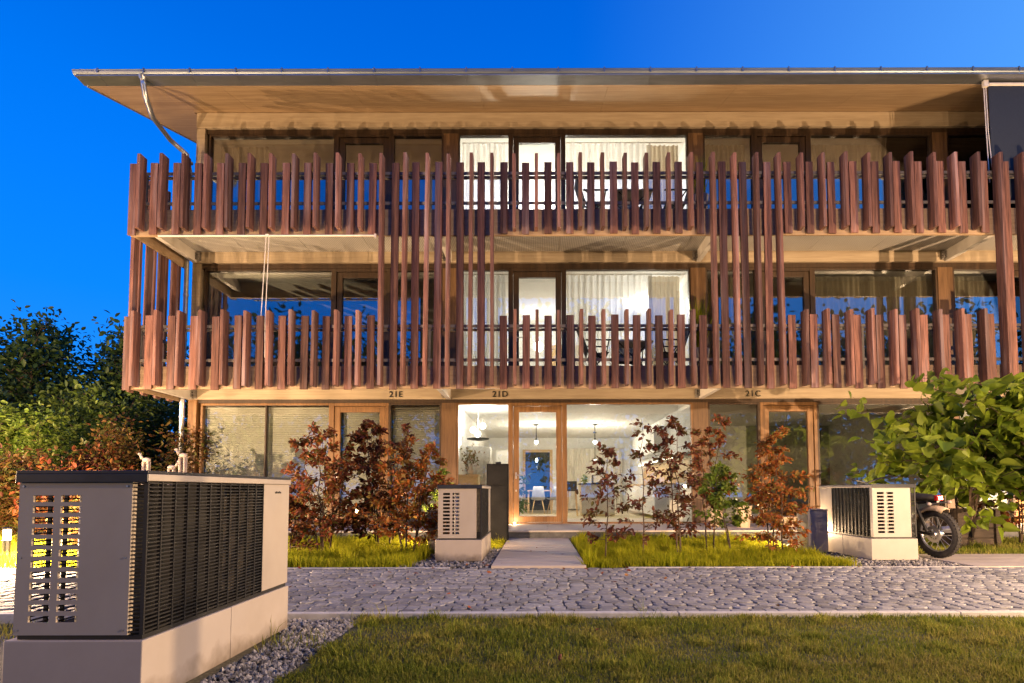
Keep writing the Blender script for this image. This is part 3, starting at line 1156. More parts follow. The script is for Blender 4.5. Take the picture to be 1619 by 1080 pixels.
part(fl, 'eaves_flashing', MAT['zinc'], roof)
gt = MB()
prof = [(10.68 + .068 - .07 * math.cos(a), 9.10 - .075 * math.sin(a)) for a in [math.pi * i / 10 for i in range(11)]]
inner = [(10.68 + .068 - .062 * math.cos(a), 9.10 - .067 * math.sin(a)) for a in [math.pi * i / 10 for i in range(10, -1, -1)]]
gt.prism(prof + inner, RX0 - .1, RX1)
gt.tube([(RX0 - .1, 10.682, 9.105), (RX1, 10.682, 9.105)], .014, 8)
gut = part(gt, 'gutter', MAT['gutter'], roof)
gb = MB()
x = RX0 + .4
while x < RX1:
    gb.box(x - .013, x + .013, 10.662, 10.668, 9.03, 9.128)
    gb.box(x - .013, x + .013, 10.662, 10.90, 9.128, 9.134)
    x += .9
part(gb, 'gutter_clip', MAT['gutter'], gut)
dp = MB()
p = [U(227, 124, 10.76), U(231, 150, 10.86), U(243, 185, 11.2), U(270, 220, 11.9), U(296, 243, 12.2)]
pts = []
for i in range(len(p) - 1):
    for t in (0, .33, .66): pts.append(p[i].lerp(p[i + 1], t))
pts += [p[-1], Vector((XL - .13, 12.33, 8.0)), Vector((XL - .13, 12.33, 6.3)), Vector((XL - .13, 12.33, 3.1)), Vector((XL - .13, 12.33, .0))]
dp.tube(pts, .05, 12)
dpo = part(dp, 'downpipe', MAT['zinc'], roof, smooth=True)
dc = MB()
for z in (8.2, 5.2, 4.2, 2.5, 1.2):
    dc.tube([(XL - .13, 12.33, z - .02), (XL - .13, 12.33, z + .02)], .06, 12)
dc.tube([p[0] - Vector((0, 0, .02)), p[0] + Vector((0, 0, .05))], [.055, .085], 12)
part(dc, 'pipe_clamp', MAT['zinc'], roof)

# ------------------------------------------------------------------ lamps
WARM = (1.0, .65, .36)


def bollard(loc, h, power, label, group=None, r=.05, col=WARM):
    t = empty('path_lamp', loc, label, 'lamp', group)
    x, y, z = loc
    part(MB().lathe((x, y, z), [(r * 1.7, 0), (r * 1.7, .02), (r, .025), (r, h - .17), (r * 1.1, h - .165)], 20), 'post', MAT['black_metal'], t)
    part(MB().lathe((x, y, z), [(r * .92, h - .164), (r * .92, h - .031)], 20), 'lens', MAT['lamp_warm'], t)
    part(MB().lathe((x, y, z), [(r * 1.15, h - .03), (r * 1.2, h - .01), (r * .7, h)], 20), 'cap', MAT['black_metal'], t)
    point_light('lamp_light', (x, y, z + h - .1), power, col, r * .8, t)
    return t


bollard((-6.86, 7.4, -.015), .43, 2400, 'low glowing path lamp among the red shrubs at the left edge', r=.045)
bollard((-5.75, 6.85, -.015), .36, 700, 'small garden lamp glowing behind the slotted panel of the large heat pump')
bollard((13.0, 4.0, -.06), 1.0, 12000, 'added path lamp out of view far right of the right heat pump, standing in for unseen lights')  # added out of view, stands in for unseen lights that cast the shadows


def added_street_lamp(loc, h, power, label):
    t = empty('added_street_lamp', loc, label, 'lamp', 'street lamps added out of view')
    x, y, z = loc
    part(MB().lathe(loc, [(.09, 0), (.09, .5), (.055, .55), (.04, h)], 18), 'post', MAT['black_metal'], t)
    part(MB().lathe((x, y, z + h), [(.05, 0), (.16, .04), (.19, .28)], 24), 'lens', MAT['lamp_warm'], t)
    part(MB().lathe((x, y, z + h + .281), [(.30, 0), (.28, .03), (.05, .12)], 24), 'cap', MAT['black_metal'], t)
    point_light('lamp_light', (x, y, z + h + .15), power, WARM, .12, t)


added_street_lamp((6.9, 1.0, -.06), 3.6, 5000, 'added street lamp out of view right of the camera, brightening lawn and facade')  # no lamp known here, added to lift the light on lawn and facade
added_street_lamp((-18.6, -6.0, -.06), 4.0, 8000, 'added street lamp out of view far left of the camera, brightening the left trees')  # made up and unseen, warms the left trees and the pump's end panel
bollard((-11.0, 4.0, -.06), 1.0, 8500, 'added path lamp out of view far left of the large heat pump, standing in for unseen lights')  # extra unseen lamp put in for warm light from the left
bollard((-13.6, 8.6, -.06), 2.2, 4600, 'added garden lamp out of view on the left, brightening the trees and bushes')  # invented lamp out of sight, brightens the trees on the left
bollard((10.5, 11.7, TER_Z), .55, 420, 'lamp on the terrace in front of the white blind behind the big leaves')
bollard((5.6, 3.3, -.06), 1.2, 900, 'added path lamp at the kerb just out of view on the right, brightening the lawn')  # added beyond the right edge to give the lawn more light
bollard((-1.42, 8.8, -.015), .36, 330, 'low garden lamp hidden behind the dark box and the middle heat pump', r=.04)
bollard((4.14, 8.8, -.015), .36, 520, 'low garden lamp hidden behind the grey box and the right heat pump', r=.04)
# tiny uplight beside the door
t = empty('terrace_spot', (-.50, 12.25, TER_Z), 'tiny round floor spot at the foot of the lit glass door', 'lamp')
part(MB().lathe((-.50, 12.25, TER_Z), [(.04, 0), (.04, .03), (.03, .035)], 16), 'ring', MAT['chrome'], t)
part(MB().lathe((-.50, 12.25, TER_Z + .036), [(.028, 0), (.026, .004)], 16), 'lens', MAT['lamp_warm'], t)
point_light('lamp_light', (-.50, 12.25, TER_Z + .07), 9, WARM, .02, t)


# ------------------------------------------------------------------ inside the lit flat
def pendant(loc_bulb, zc, label, group, power, r=.06):
    x, y, z = loc_bulb
    t = empty('pendant_lamp', (x, y, zc), label, 'lamp', group)
    part(MB().lathe((x, y, zc - .03), [(.06, 0), (.06, .029)], 16), 'ceiling_rose', MAT['black_metal'], t)
    part(MB().tube([(x, y, zc - .03), (x, y, z + r + .05)], .012, 8), 'rod', MAT['black_metal'], t)
    part(MB().lathe((x, y, z + r - .01), [(.03, 0), (.028, .06)], 12), 'socket', MAT['black_metal'], t)
    part(MB().ball((x, y, z), r), 'bulb', MAT['lamp_white'], t, smooth=True)
    point_light('lamp_light', (x, y, z - r - .03), power, (1, .86, .68), .06, t)


CZ = 2.862
pendant((-.04, 17.0, 2.33), CZ, 'pendant lamp seen through the glass door of the lit ground floor', 'pendants', 130)
pendant((1.72, 17.0, 2.33), CZ, 'pendant lamp over the kitchen island right of the glass door', 'pendants', 130)
pendant((1.95, 19.3, 1.9), CZ, 'small low bulb near the back wall behind the copper saplings', 'pendants', 25, .05)
# hanging lamp with several globes at the front left
t = empty('hanging_lamp', (-1.42, 13.55, CZ), 'hanging lamp with three round bulbs over a dark tray inside the left pane', 'lamp')
part(MB().tube([(-1.42, 13.55, CZ), (-1.42, 13.55, 2.14)], .012, 8).lathe((-1.42, 13.55, CZ - .03), [(.07, 0), (.07, .028)], 16), 'rod', MAT['chrome'], t)
for dx, dy, dz in ((-.12, .02, 2.33), (.11, -.02, 2.42), (.0, -.1, 2.22)):
    b = part(MB().ball((-1.42 + dx, 13.55 + dy, dz), .075), 'bulb', MAT['lamp_white'], t, smooth=True)
part(MB().lathe((-1.42, 13.55, 2.10), [(.05, -.03), (.26, 0), (.27, .025), (.05, .02)], 24), 'tray', MAT['black_metal'], t)
point_light('lamp_light', (-1.30, 13.4, 2.52), 110, (1, .92, .82), .08, t)

t = empty('oak_sideboard', (-1.58, 13.25, .155), 'tall oak sideboard under the flowers inside the left pane', 'sideboard')
part(MB().box(-1.81, -1.36, 13.0, 13.45, .20, 1.22), 'body', MAT['oak'], t, bevel=.006)
part(MB().box(-1.82, -1.34, 12.98, 13.46, 1.222, 1.25), 'top', MAT['oak'], t)
part(MB().box(-1.79, -1.38, 12.985, 12.998, .25, .70).box(-1.79, -1.38, 12.985, 12.998, .715, 1.19), 'drawer_front', MAT['oak'], t)
t = empty('flower_vase', (-1.55, 13.2, 1.25), 'glass vase of red and green flowers on the oak sideboard', 'vase')
part(MB().lathe((-1.55, 13.2, 1.251), [(.05, 0), (.065, .08), (.04, .2), (.05, .26)], 16), 'vase', MAT['pale_ceramic'], t, smooth=True)


def leaf_geo(P, Dv, Nv, Ln, Wd, prof, fold=.25, curl=.2):
    P, Dv, Nv = np.asarray(P, float), np.asarray(Dv, float), np.asarray(Nv, float)
    n = len(P)
    Dv = Dv / (np.linalg.norm(Dv, axis=1, keepdims=True) + 1e-9)
    S = np.cross(Dv, Nv)
    S /= (np.linalg.norm(S, axis=1, keepdims=True) + 1e-9)
    Nn = np.cross(S, Dv)
    Ln = np.broadcast_to(np.asarray(Ln, float), (n,))[:, None]
    Wd = np.broadcast_to(np.asarray(Wd, float), (n,))[:, None]
    us = [0.0] + [u for u, v in prof] + [1.0] + [u for u, v in prof[::-1]]
    vs = [0.0] + [v for u, v in prof] + [0.0] + [-v for u, v in prof[::-1]]
    cols = [P + Dv * (u * Ln) + S * (v * Wd) + Nn * ((abs(v) * .4 + v * v * 1.2) * fold * Wd - u * u * curl * Ln) for u, v in zip(us, vs)]
    k = len(us)
    V = np.stack(cols, 1).reshape(-1, 3)
    i = np.arange(n)[:, None] * k
    m = len(prof)
    return V, [i + np.array([list(range(0, m + 2))]), i + np.array([[0] + list(range(m + 1, k))])]


OVAL = [(.22, .36), (.55, .44), (.82, .22)]
HEART = [(-.09, .15), (-.07, .30), (.04, .44), (.22, .5), (.46, .43), (.70, .26), (.88, .09)]
NARROW = [(.3, .2), (.65, .2)]


def plant(name, label, cat, loc, seed, h, spread, nstem=2, nbr=14, ntw=4, nlf=9, leaf=.075, ratio=.6, prof=OVAL, mat=None,
          elev=(5, 40), t0=.12, lean=.12, shape=lambda t: 1 - .45 * t, r0=.014, droop=.15, group=None, bark='bark', up=.8, stick=.02,
          lsp=.35):
    rs = np.random.default_rng(seed)
    root = empty(name, loc, label, cat, group)
    base = np.array(loc, float)
    wood = MB()
    LP, LD = [], []
    for s in range(nstem):
        a0 = rs.random() * 6.28
        b0 = base + np.array([math.cos(a0), math.sin(a0), 0]) * spread * .12 * (nstem > 1)
        hs = h * rs.uniform(.78, 1.0) if nstem > 1 else h
        top = b0 + np.array([math.cos(a0) * lean * h, math.sin(a0) * lean * h, hs])
        n = 9
        stem = []
        off = rs.normal(0, .022 * h, (n, 3))
        off[:, 2] = 0
        off[0] = 0
        for i in range(n):
            t = i / (n - 1)
            stem.append(b0 + (top - b0) * t + off[i] * t)
        stem = np.array(stem)
        wood.tube(stem, [r0 * (1 - .8 * i / (n - 1)) for i in range(n)], 6)
        az = rs.random() * 6.28
        for b in range(nbr):
            t = t0 + (1 - t0) * (b + rs.random() * .8) / nbr
            t = min(t, .995)
            f = t * (n - 1)
            i = min(int(f), n - 2)
            p = stem[i] + (stem[i + 1] - stem[i]) * (f - i)
            az += 2.4 + rs.normal(0, .4)
            e = R(rs.uniform(*elev))
            L_ = spread * shape(t) * rs.uniform(.55, 1.1)
            d = np.array([math.cos(az) * math.cos(e), math.sin(az) * math.cos(e), math.sin(e)])
            q = [p + d * L_ * u + np.array([0, 0, -droop * L_ * u * u]) + rs.normal(0, .02 * L_, 3) * (u > 0) for u in (0, .25, .5, .75, 1)]
            wood.tube(q, [r0 * .45 * (1 - .75 * u) * (1 - .5 * t) for u in (0, .25, .5, .75, 1)], 5)
            for w_ in range(ntw):
                u = rs.uniform(.22, 1)
                j = min(int(u * 4), 3)
                p2 = q[j] + (q[j + 1] - q[j]) * (u * 4 - j)
                a2 = az + rs.uniform(-1.2, 1.2)
                e2 = e * .5 + R(rs.uniform(-20, 25))
                d2 = np.array([math.cos(a2) * math.cos(e2), math.sin(a2) * math.cos(e2), math.sin(e2)])
                l2 = L_ * rs.uniform(.2, .45)
                wood.tube([p2, p2 + d2 * l2], [r0 * .16, r0 * .06], 4, cap=False)
                m = max(1, int(nlf * rs.uniform(.6, 1.3)))
                uu = rs.random(m)[:, None]
                LP.append(p2 + d2 * l2 * uu + rs.normal(0, stick, (m, 3)))
                dd = d2 * .7 + rs.normal(0, .55, (m, 3))
                dd[:, 2] -= .15
                LD.append(dd)
    part(wood, 'branches', MAT[bark], root, smooth=True)
    P, Dv = np.concatenate(LP), np.concatenate(LD)
    Nv = rs.normal(0, lsp + .1, P.shape)
    Nv[:, 2] += up
    Ls = leaf * rs.uniform(1 - lsp, 1 + lsp, len(P))
    V, F = leaf_geo(P, Dv, Nv, Ls, Ls * ratio, prof)
    npmesh('foliage', V, F, mat, root, smooth=len(prof) > 4)
    return root


rs_ = np.random.default_rng(77)
_P = np.array([-1.55, 13.2, 1.62]) + rs_.normal(0, 1, (150, 3)) * (.09, .09, .13)
_V, _F = leaf_geo(_P, rs_.normal(0, 1, (150, 3)), rs_.normal(0, 1, (150, 3)), .07, .04, OVAL)
npmesh('blossom', _V, _F, MIXED, t)
part(MB().tube([(-1.55, 13.2, 1.45), (-1.6, 13.2, 1.75)], .005, 5).tube([(-1.55, 13.2, 1.45), (-1.48, 13.22, 1.7)], .005, 5), 'stem', MAT['bark'], t)

t = empty('grey_cupboard', (-1.5, 14.9, .155), 'tall matt grey cupboard against the left wall of the lit room', 'cupboard')
part(MB().box(-1.82, -1.22, 14.6, 15.2, .155, 2.02), 'body', MAT['grey_front'], t, bevel=.005)
part(MB().box(-1.815, -1.225, 14.58, 14.597, .22, 1.1).box(-1.815, -1.225, 14.58, 14.597, 1.11, 2.01), 'cupboard_door', MAT['grey_front'], t)
t = empty('white_cupboard', (-.95, 17.4, .155), 'narrow white cupboard deeper in the lit room left of the door', 'cupboard')
part(MB().box(-1.25, -.7, 17.1, 17.7, .155, 2.1), 'body', MAT['white_paint'], t, bevel=.005)
part(MB().box(-1.245, -.98, 17.08, 17.098, .22, 2.08).box(-.97, -.705, 17.08, 17.098, .22, 2.08), 'cupboard_door', MAT['white_paint'], t)

t = empty('kitchen_island', (1.72, 16.5, .155), 'kitchen island with beige front and dark worktop in the lit room', 'island')
part(MB().box(1.25, 2.2, 16.3, 17.1, .155, 1.05), 'body', MAT['pot'], t, bevel=.005)
part(MB().box(1.26, 2.19, 16.28, 16.297, .62, 1.03).box(1.26, 2.19, 16.28, 16.297, .20, .605), 'drawer_front', MAT['grey_front'], t)
part(MB().box(1.2, 2.25, 16.25, 17.15, 1.052, 1.085), 'worktop', MAT['hp_black'], t)
plant('potted_herb', 'small green herb on the kitchen island', 'plant', (1.38, 16.5, 1.088), 5, .22, .14, 4, 4, 2, 6, .05, .5, mat=LIME, r0=.004)

t = empty('kitchen_units', (3.2, 15, .155), 'white kitchen base units along the right wall of the lit room', 'kitchen units')
part(MB().box(2.93, 3.47, 14.2, 18.6, .25, 1.02), 'carcass', MAT['white_paint'], t)
for i in range(7):
    part(MB().box(2.912, 2.928, 14.21 + i * .625, 14.82 + i * .625, .27, 1.0), 'unit_door', MAT['white_paint'], t)
part(MB().box(2.9, 3.47, 14.18, 18.62, 1.023, 1.06), 'worktop', MAT['oak'], t)
part(MB().box(3.455, 3.472, 12.9, 18.6, 1.065, 1.62), 'backsplash', MAT['oak'], t)
t = empty('wall_shelf', (3.3, 15, 1.64), 'long white wall shelf with a bright light strip under it', 'shelf')
part(MB().box(3.16, 3.472, 12.85, 18.0, 1.66, 1.74), 'board', MAT['white_paint'], t)
part(MB().box(3.18, 3.22, 12.9, 17.9, 1.645, 1.657), 'light_strip', MAT['strip'], t)
t = empty('wall_cabinet', (3.3, 17, 1.8), 'white wall cabinet over the shelf at the back of the kitchen', 'cabinet')
part(MB().box(3.14, 3.472, 15.2, 18.6, 1.9, 2.6), 'body', MAT['white_paint'], t)
part(MB().box(3.122, 3.138, 15.21, 16.3, 1.91, 2.59).box(3.122, 3.138, 16.31, 17.4, 1.91, 2.59).box(3.122, 3.138, 17.41, 18.59, 1.91, 2.59), 'cabinet_door', MAT['white_paint'], t)

# back door and striped curtains at the far end
o = part(MB().box(-.56, -.46, 21.3, 21.398, .152, 2.42).box(.46, .56, 21.3, 21.398, .152, 2.42).box(-.46, .46, 21.3, 21.398, 2.32, 2.42), 'door', MAT['oak'])
part(MB().box(-.458, .458, 21.35, 21.39, .152, 2.318), 'door_leaf', MAT['hp_black'], o)
part(MB().box(-.40, .40, 21.33, 21.345, .35, 2.2), 'pane', MAT['inner_glass'], o)
o = part(MB().box(.95, 3.2, 21.2, 21.23, 2.42, 2.47), 'curtain_rail', MAT['white_metal'])
part(corrugated(1.0, 3.15, 21.2, .2, 2.42, .06, 13, 41), 'curtain', MAT['blind'], o)


def shell_chair(loc, rot, label):
    t = empty('dining_chair', (0, 0, 0), label, 'chair', 'dining chairs')
    s = MB()
    # curved seat and back as one thick shell
    prof = [(-.21, .46), (-.12, .44), (.05, .435), (.17, .46), (.22, .56), (.25, .72), (.265, .86)]
    vs, fs = [], []
    for k, th in ((0, 0), (1, .016)):
        for i, (y, z) in enumerate(prof):
            wdt = .22 if i < 4 else .22 - .02 * (i - 3)
            for j in range(5):
                u = j / 4 * 2 - 1
                cup = .035 * u * u
                vs.append((u * wdt, y - (cup if i >= 4 else 0) - (th if i >= 4 else 0), z + (cup if i < 4 else 0) - (th if i < 4 else 0)))
    m = len(prof) * 5
    for i in range(len(prof) - 1):
        for j in range(4):
            a = i * 5 + j
            fs.append((a, a + 1, a + 6, a + 5))
            fs.append((m + a, m + a + 5, m + a + 6, m + a + 1))
    for i in range(len(prof) - 1):
        for j in (0, 4):
            a = i * 5 + j
            fs.append((a, a + 5, m + a + 5, m + a))
    for i in (0, len(prof) - 1):
        for j in range(4):
            a = i * 5 + j
            fs.append((a, a + 1, m + a + 1, m + a))
    s.add(vs, fs)
    part(s, 'shell', MAT['chair_grey'], t, smooth=True)
    for sx in (-1, 1):
        for sy in (-1, 1):
            part(MB().tube([(sx * .12, sy * .1, .43), (sx * .2, sy * .2, 0)], [.018, .011], 8), 'leg', MAT['oak'], t)
    t.location = loc
    t.rotation_euler.z = rot
    return t


shell_chair((.02, 17.9, .155), R(180), 'grey shell chair with oak legs in front of the back door')
shell_chair((.55, 18.0, .155), R(200), 'grey shell chair beside the table nearest the kitchen island')
shell_chair((-.5, 18.8, .155), R(90), 'grey shell chair at the left end of the dining table')
t = empty('dining_table', (.15, 18.8, .155), 'oak dining table behind the glass door', 'table')
part(MB().box(-.35, .9, 18.4, 19.3, .86, .90), 'tabletop', MAT['oak'], t, bevel=.005)
for sx in (-.3, .85):
    for sy in (18.45, 19.25):
        part(MB().box(sx - .025, sx + .025, sy - .025, sy + .025, .156, .858), 'leg', MAT['oak'], t)
t = empty('bar_stool', (1.0, 16.2, .155), 'bar stool with wooden legs left of the kitchen island', 'stool')
part(MB().box(.82, 1.14, 16.1, 16.45, .86, .92), 'seat', MAT['hp_black'], t, bevel=.01)
part(MB().box(.83, 1.13, 16.42, 16.46, .92, 1.15), 'backrest', MAT['hp_black'], t, bevel=.008)
for sx in (-1, 1):
    for sy in (-1, 1):
        part(MB().bar((.98 + sx * .1, 16.27 + sy * .11, .858), (.98 + sx * .15, 16.27 + sy * .16, .156), .03, .03), 'leg', MAT['oak'], t)

for i, (xp, zp, wp, hp_, lb) in enumerate(((-1.15, 1.75, .5, .7, 'framed picture on the far wall left of the back door'), (.82, 1.85, .26, .4, 'small framed picture on the far wall right of the back door'))):
    t = empty('wall_picture', (xp, 21.38, zp), lb, 'picture')
    part(MB().box(xp - wp / 2, xp + wp / 2, 21.36, 21.397, zp - hp_ / 2, zp + hp_ / 2), 'frame', MAT['black_metal'], t)
    part(MB().box(xp - wp / 2 + .03, xp + wp / 2 - .03, 21.352, 21.3595, zp - hp_ / 2 + .03, zp + hp_ / 2 - .03), 'print', MAT['blind'], t)
t = empty('microwave', (1.62, 16.6, 1.088), 'black microwave standing on the kitchen island', 'microwave')
part(MB().box(1.6, 2.05, 16.55, 16.9, 1.09, 1.34), 'casing', MAT['hp_black'], t, bevel=.01)
part(MB().box(1.62, 1.92, 16.54, 16.549, 1.11, 1.32), 'door', MAT['chrome'], t)
plant('house_plant', 'leafy green house plant in the lit room beside the white cupboard', 'plant', (-.55, 15.6, .16), 91, 1.25, .4, 4, 7, 3, 4, .13, .5, mat=GREENS, r0=.008)
# middle and top floor of the lit flat
t = empty('floor_lamp', (.03, 16.2, ZW[1][0]), 'floor lamp with a round white globe behind the middle balcony door', 'lamp')
part(MB().lathe((.03, 16.2, ZW[1][0]), [(.14, 0), (.14, .02), (.015, .03), (.012, 1.68)], 20), 'stand', MAT['black_metal'], t)
part(MB().ball((.03, 16.2, ZW[1][0] + 1.82), .15), 'globe', MAT['lamp_white'], t, smooth=True)
point_light('lamp_light', (.03, 15.9, ZW[1][0] + 1.9), 45, (1, .9, .76), .14, t)
o = part(MB().box(.30, .42, 17.10, 17.195, ZW[1][0], ZW[1][0] + 2.1).box(1.2, 1.32, 17.10, 17.195, ZW[1][0], ZW[1][0] + 2.1).box(.42, 1.2, 17.10, 17.195, ZW[1][0] + 1.99, ZW[1][0] + 2.1), 'door', MAT['oak'])
part(MB().box(.423, 1.197, 17.15, 17.19, ZW[1][0], ZW[1][0] + 1.985), 'door_leaf', MAT['oak'], o)


def ceiling_lamp(loc, label, power, col=(1, .92, .82)):
    x, y, z = loc
    t = empty('ceiling_lamp', loc, label, 'lamp')
    part(MB().lathe((x, y, z - .09), [(.05, 0), (.17, .02), (.2, .055), (.2, .088)], 24), 'shade', MAT['lamp_white'], t, smooth=False)
    point_light('lamp_light', (x, y, z - .2), power, col, .15, t)


ceiling_lamp((3.12, 14.9, BEAM[1][0] - .021), 'round white ceiling lamp in the lit middle floor room', 330)
ceiling_lamp((3.12, 15.2, BEAM[2][0] - .021), 'round white ceiling lamp in the lit top floor room', 60)
t = empty('floor_lamp', (.35, 16.6, ZW[2][0]), 'low floor lamp near the rear wall of the lit top floor room', 'lamp')
part(MB().lathe((.35, 16.6, ZW[2][0]), [(.12, 0), (.12, .02), (.015, .03), (.012, .72)], 20), 'stand', MAT['black_metal'], t)
part(MB().ball((.35, 16.6, ZW[2][0] + .82), .19), 'globe', MAT['lamp_white'], t, smooth=True)
point_light('lamp_light', (.35, 16.4, ZW[2][0] + .98), 850, (1, .93, .84), .2, t)


# ------------------------------------------------------------------ balcony furniture
def sling_chair(loc, rot, label, group):
    t = empty('balcony_chair', (0, 0, 0), label, 'chair', group)
    for sx in (-1, 1):
        x = sx * .27
        part(MB().tube([(x, -.25, 0), (x, .14, .62), (x, .18, .66)], .013, 8).tube([(x, .26, 0), (x, -.2, .44), (x, -.24, .655)], .013, 8), 'leg', MAT['black_metal'], t)
        part(MB().box(x - .022, x + .022, -.28, .22, .655, .68), 'armrest', MAT['black_metal'], t, bevel=.006)
        part(MB().tube([(x * .93, -.24, .42), (x * .93, .16, .39), (x * .93, .36, 1.0)], .012, 8), 'side_tube', MAT['black_metal'], t)
    part(MB().add([(-.25, -.24, .43), (.25, -.24, .43), (.25, .15, .40), (-.25, .15, .40), (-.25, -.24, .42), (.25, -.24, .42), (.25, .15, .39), (-.25, .15, .39)],
                  [(0, 1, 2, 3), (7, 6, 5, 4), (0, 4, 5, 1), (2, 6, 7, 3), (1, 5, 6, 2), (0, 3, 7, 4)]), 'seat', MAT['mesh_grey'], t)
    part(MB().add([(-.25, .165, .43), (.25, .165, .43), (.25, .355, .99), (-.25, .355, .99), (-.25, .175, .425), (.25, .175, .425), (.25, .365, .985), (-.25, .365, .985)],
                  [(0, 1, 2, 3), (7, 6, 5, 4), (0, 4, 5, 1), (2, 6, 7, 3), (1, 5, 6, 2), (0, 3, 7, 4)]), 'backrest', MAT['mesh_grey'], t)
    t.location = loc
    t.rotation_euler.z = rot
    return t


for nm, fl, zf, py, pxs in (('top', 'topmost', 6.272, 320, (938, 1000, 1068)), ('middle', 'middle', 3.205, 560, (942, 1000, 1062))):
    g = 'chairs on the %s balcony' % nm
    for px, rt, dy, lb in ((pxs[0], 90, 0, 'black framed sling chair on the left of the %s balcony table'),
                           (pxs[1], 0, .55, 'black framed sling chair with crossed legs behind the %s balcony table'),
                           (pxs[2], -90, 0, 'black framed sling chair on the right of the %s balcony table')):
        sling_chair((UX(px, py, 11.45), 11.45 + dy, zf), R(rt), lb % fl, g)
    xt = UX(pxs[1], py, 11.35)
    t = empty('balcony_table', (xt, 11.3, zf), 'small folding table with black legs on the %s balcony of the lit flat' % fl, 'table', 'balcony tables')
    part(MB().box(xt - .38, xt + .38, 11.05, 11.62, zf + .60, zf + .625), 'tabletop', MAT['chair_grey'], t, bevel=.004)
    for sy in (11.1, 11.56):
        part(MB().tube([(xt - .3, sy, zf), (xt + .3, sy, zf + .6)], .012, 6), 'leg', MAT['black_metal'], t)
        part(MB().tube([(xt + .3, sy + .03, zf), (xt - .3, sy + .03, zf + .6)], .012, 6), 'leg', MAT['black_metal'], t)
    # potted grass beside the post
    xg = UX(1108, py, 11.0)
    ztop = UZ(240 if nm == 'top' else 462, 11.0)
    t = empty('potted_grass', (xg, 11.0, zf), 'pot of tall green grass at the right end of the %s balcony of the lit flat' % fl, 'plant', 'potted grasses')
    part(MB().lathe((xg, 11.0, zf), [(.12, 0), (.17, .42), (.165, .43), (.15, .40)], 20), 'pot', MAT['lt_box'], t, smooth=True)
    rs2 = np.random.default_rng(5)
    n = 110
    hh = (ztop - zf - .42) * rs2.uniform(.5, 1.0, n)
    az = rs2.random(n) * 6.28
    ln = np.abs(rs2.normal(0, .16, n))
    b0 = np.stack([xg + rs2.normal(0, .05, n), 11 + rs2.normal(0, .05, n), np.full(n, zf + .40)], 1)
    d0 = np.stack([np.cos(az) * ln, np.sin(az) * ln, np.ones(n)], 1)
    V, F = leaf_geo(b0, d0, np.stack([-np.sin(az), np.cos(az), 0 * az], 1) + .01, hh, .018, NARROW, 0, .05)
    npmesh('blades', V, F, GRASS_B, t)


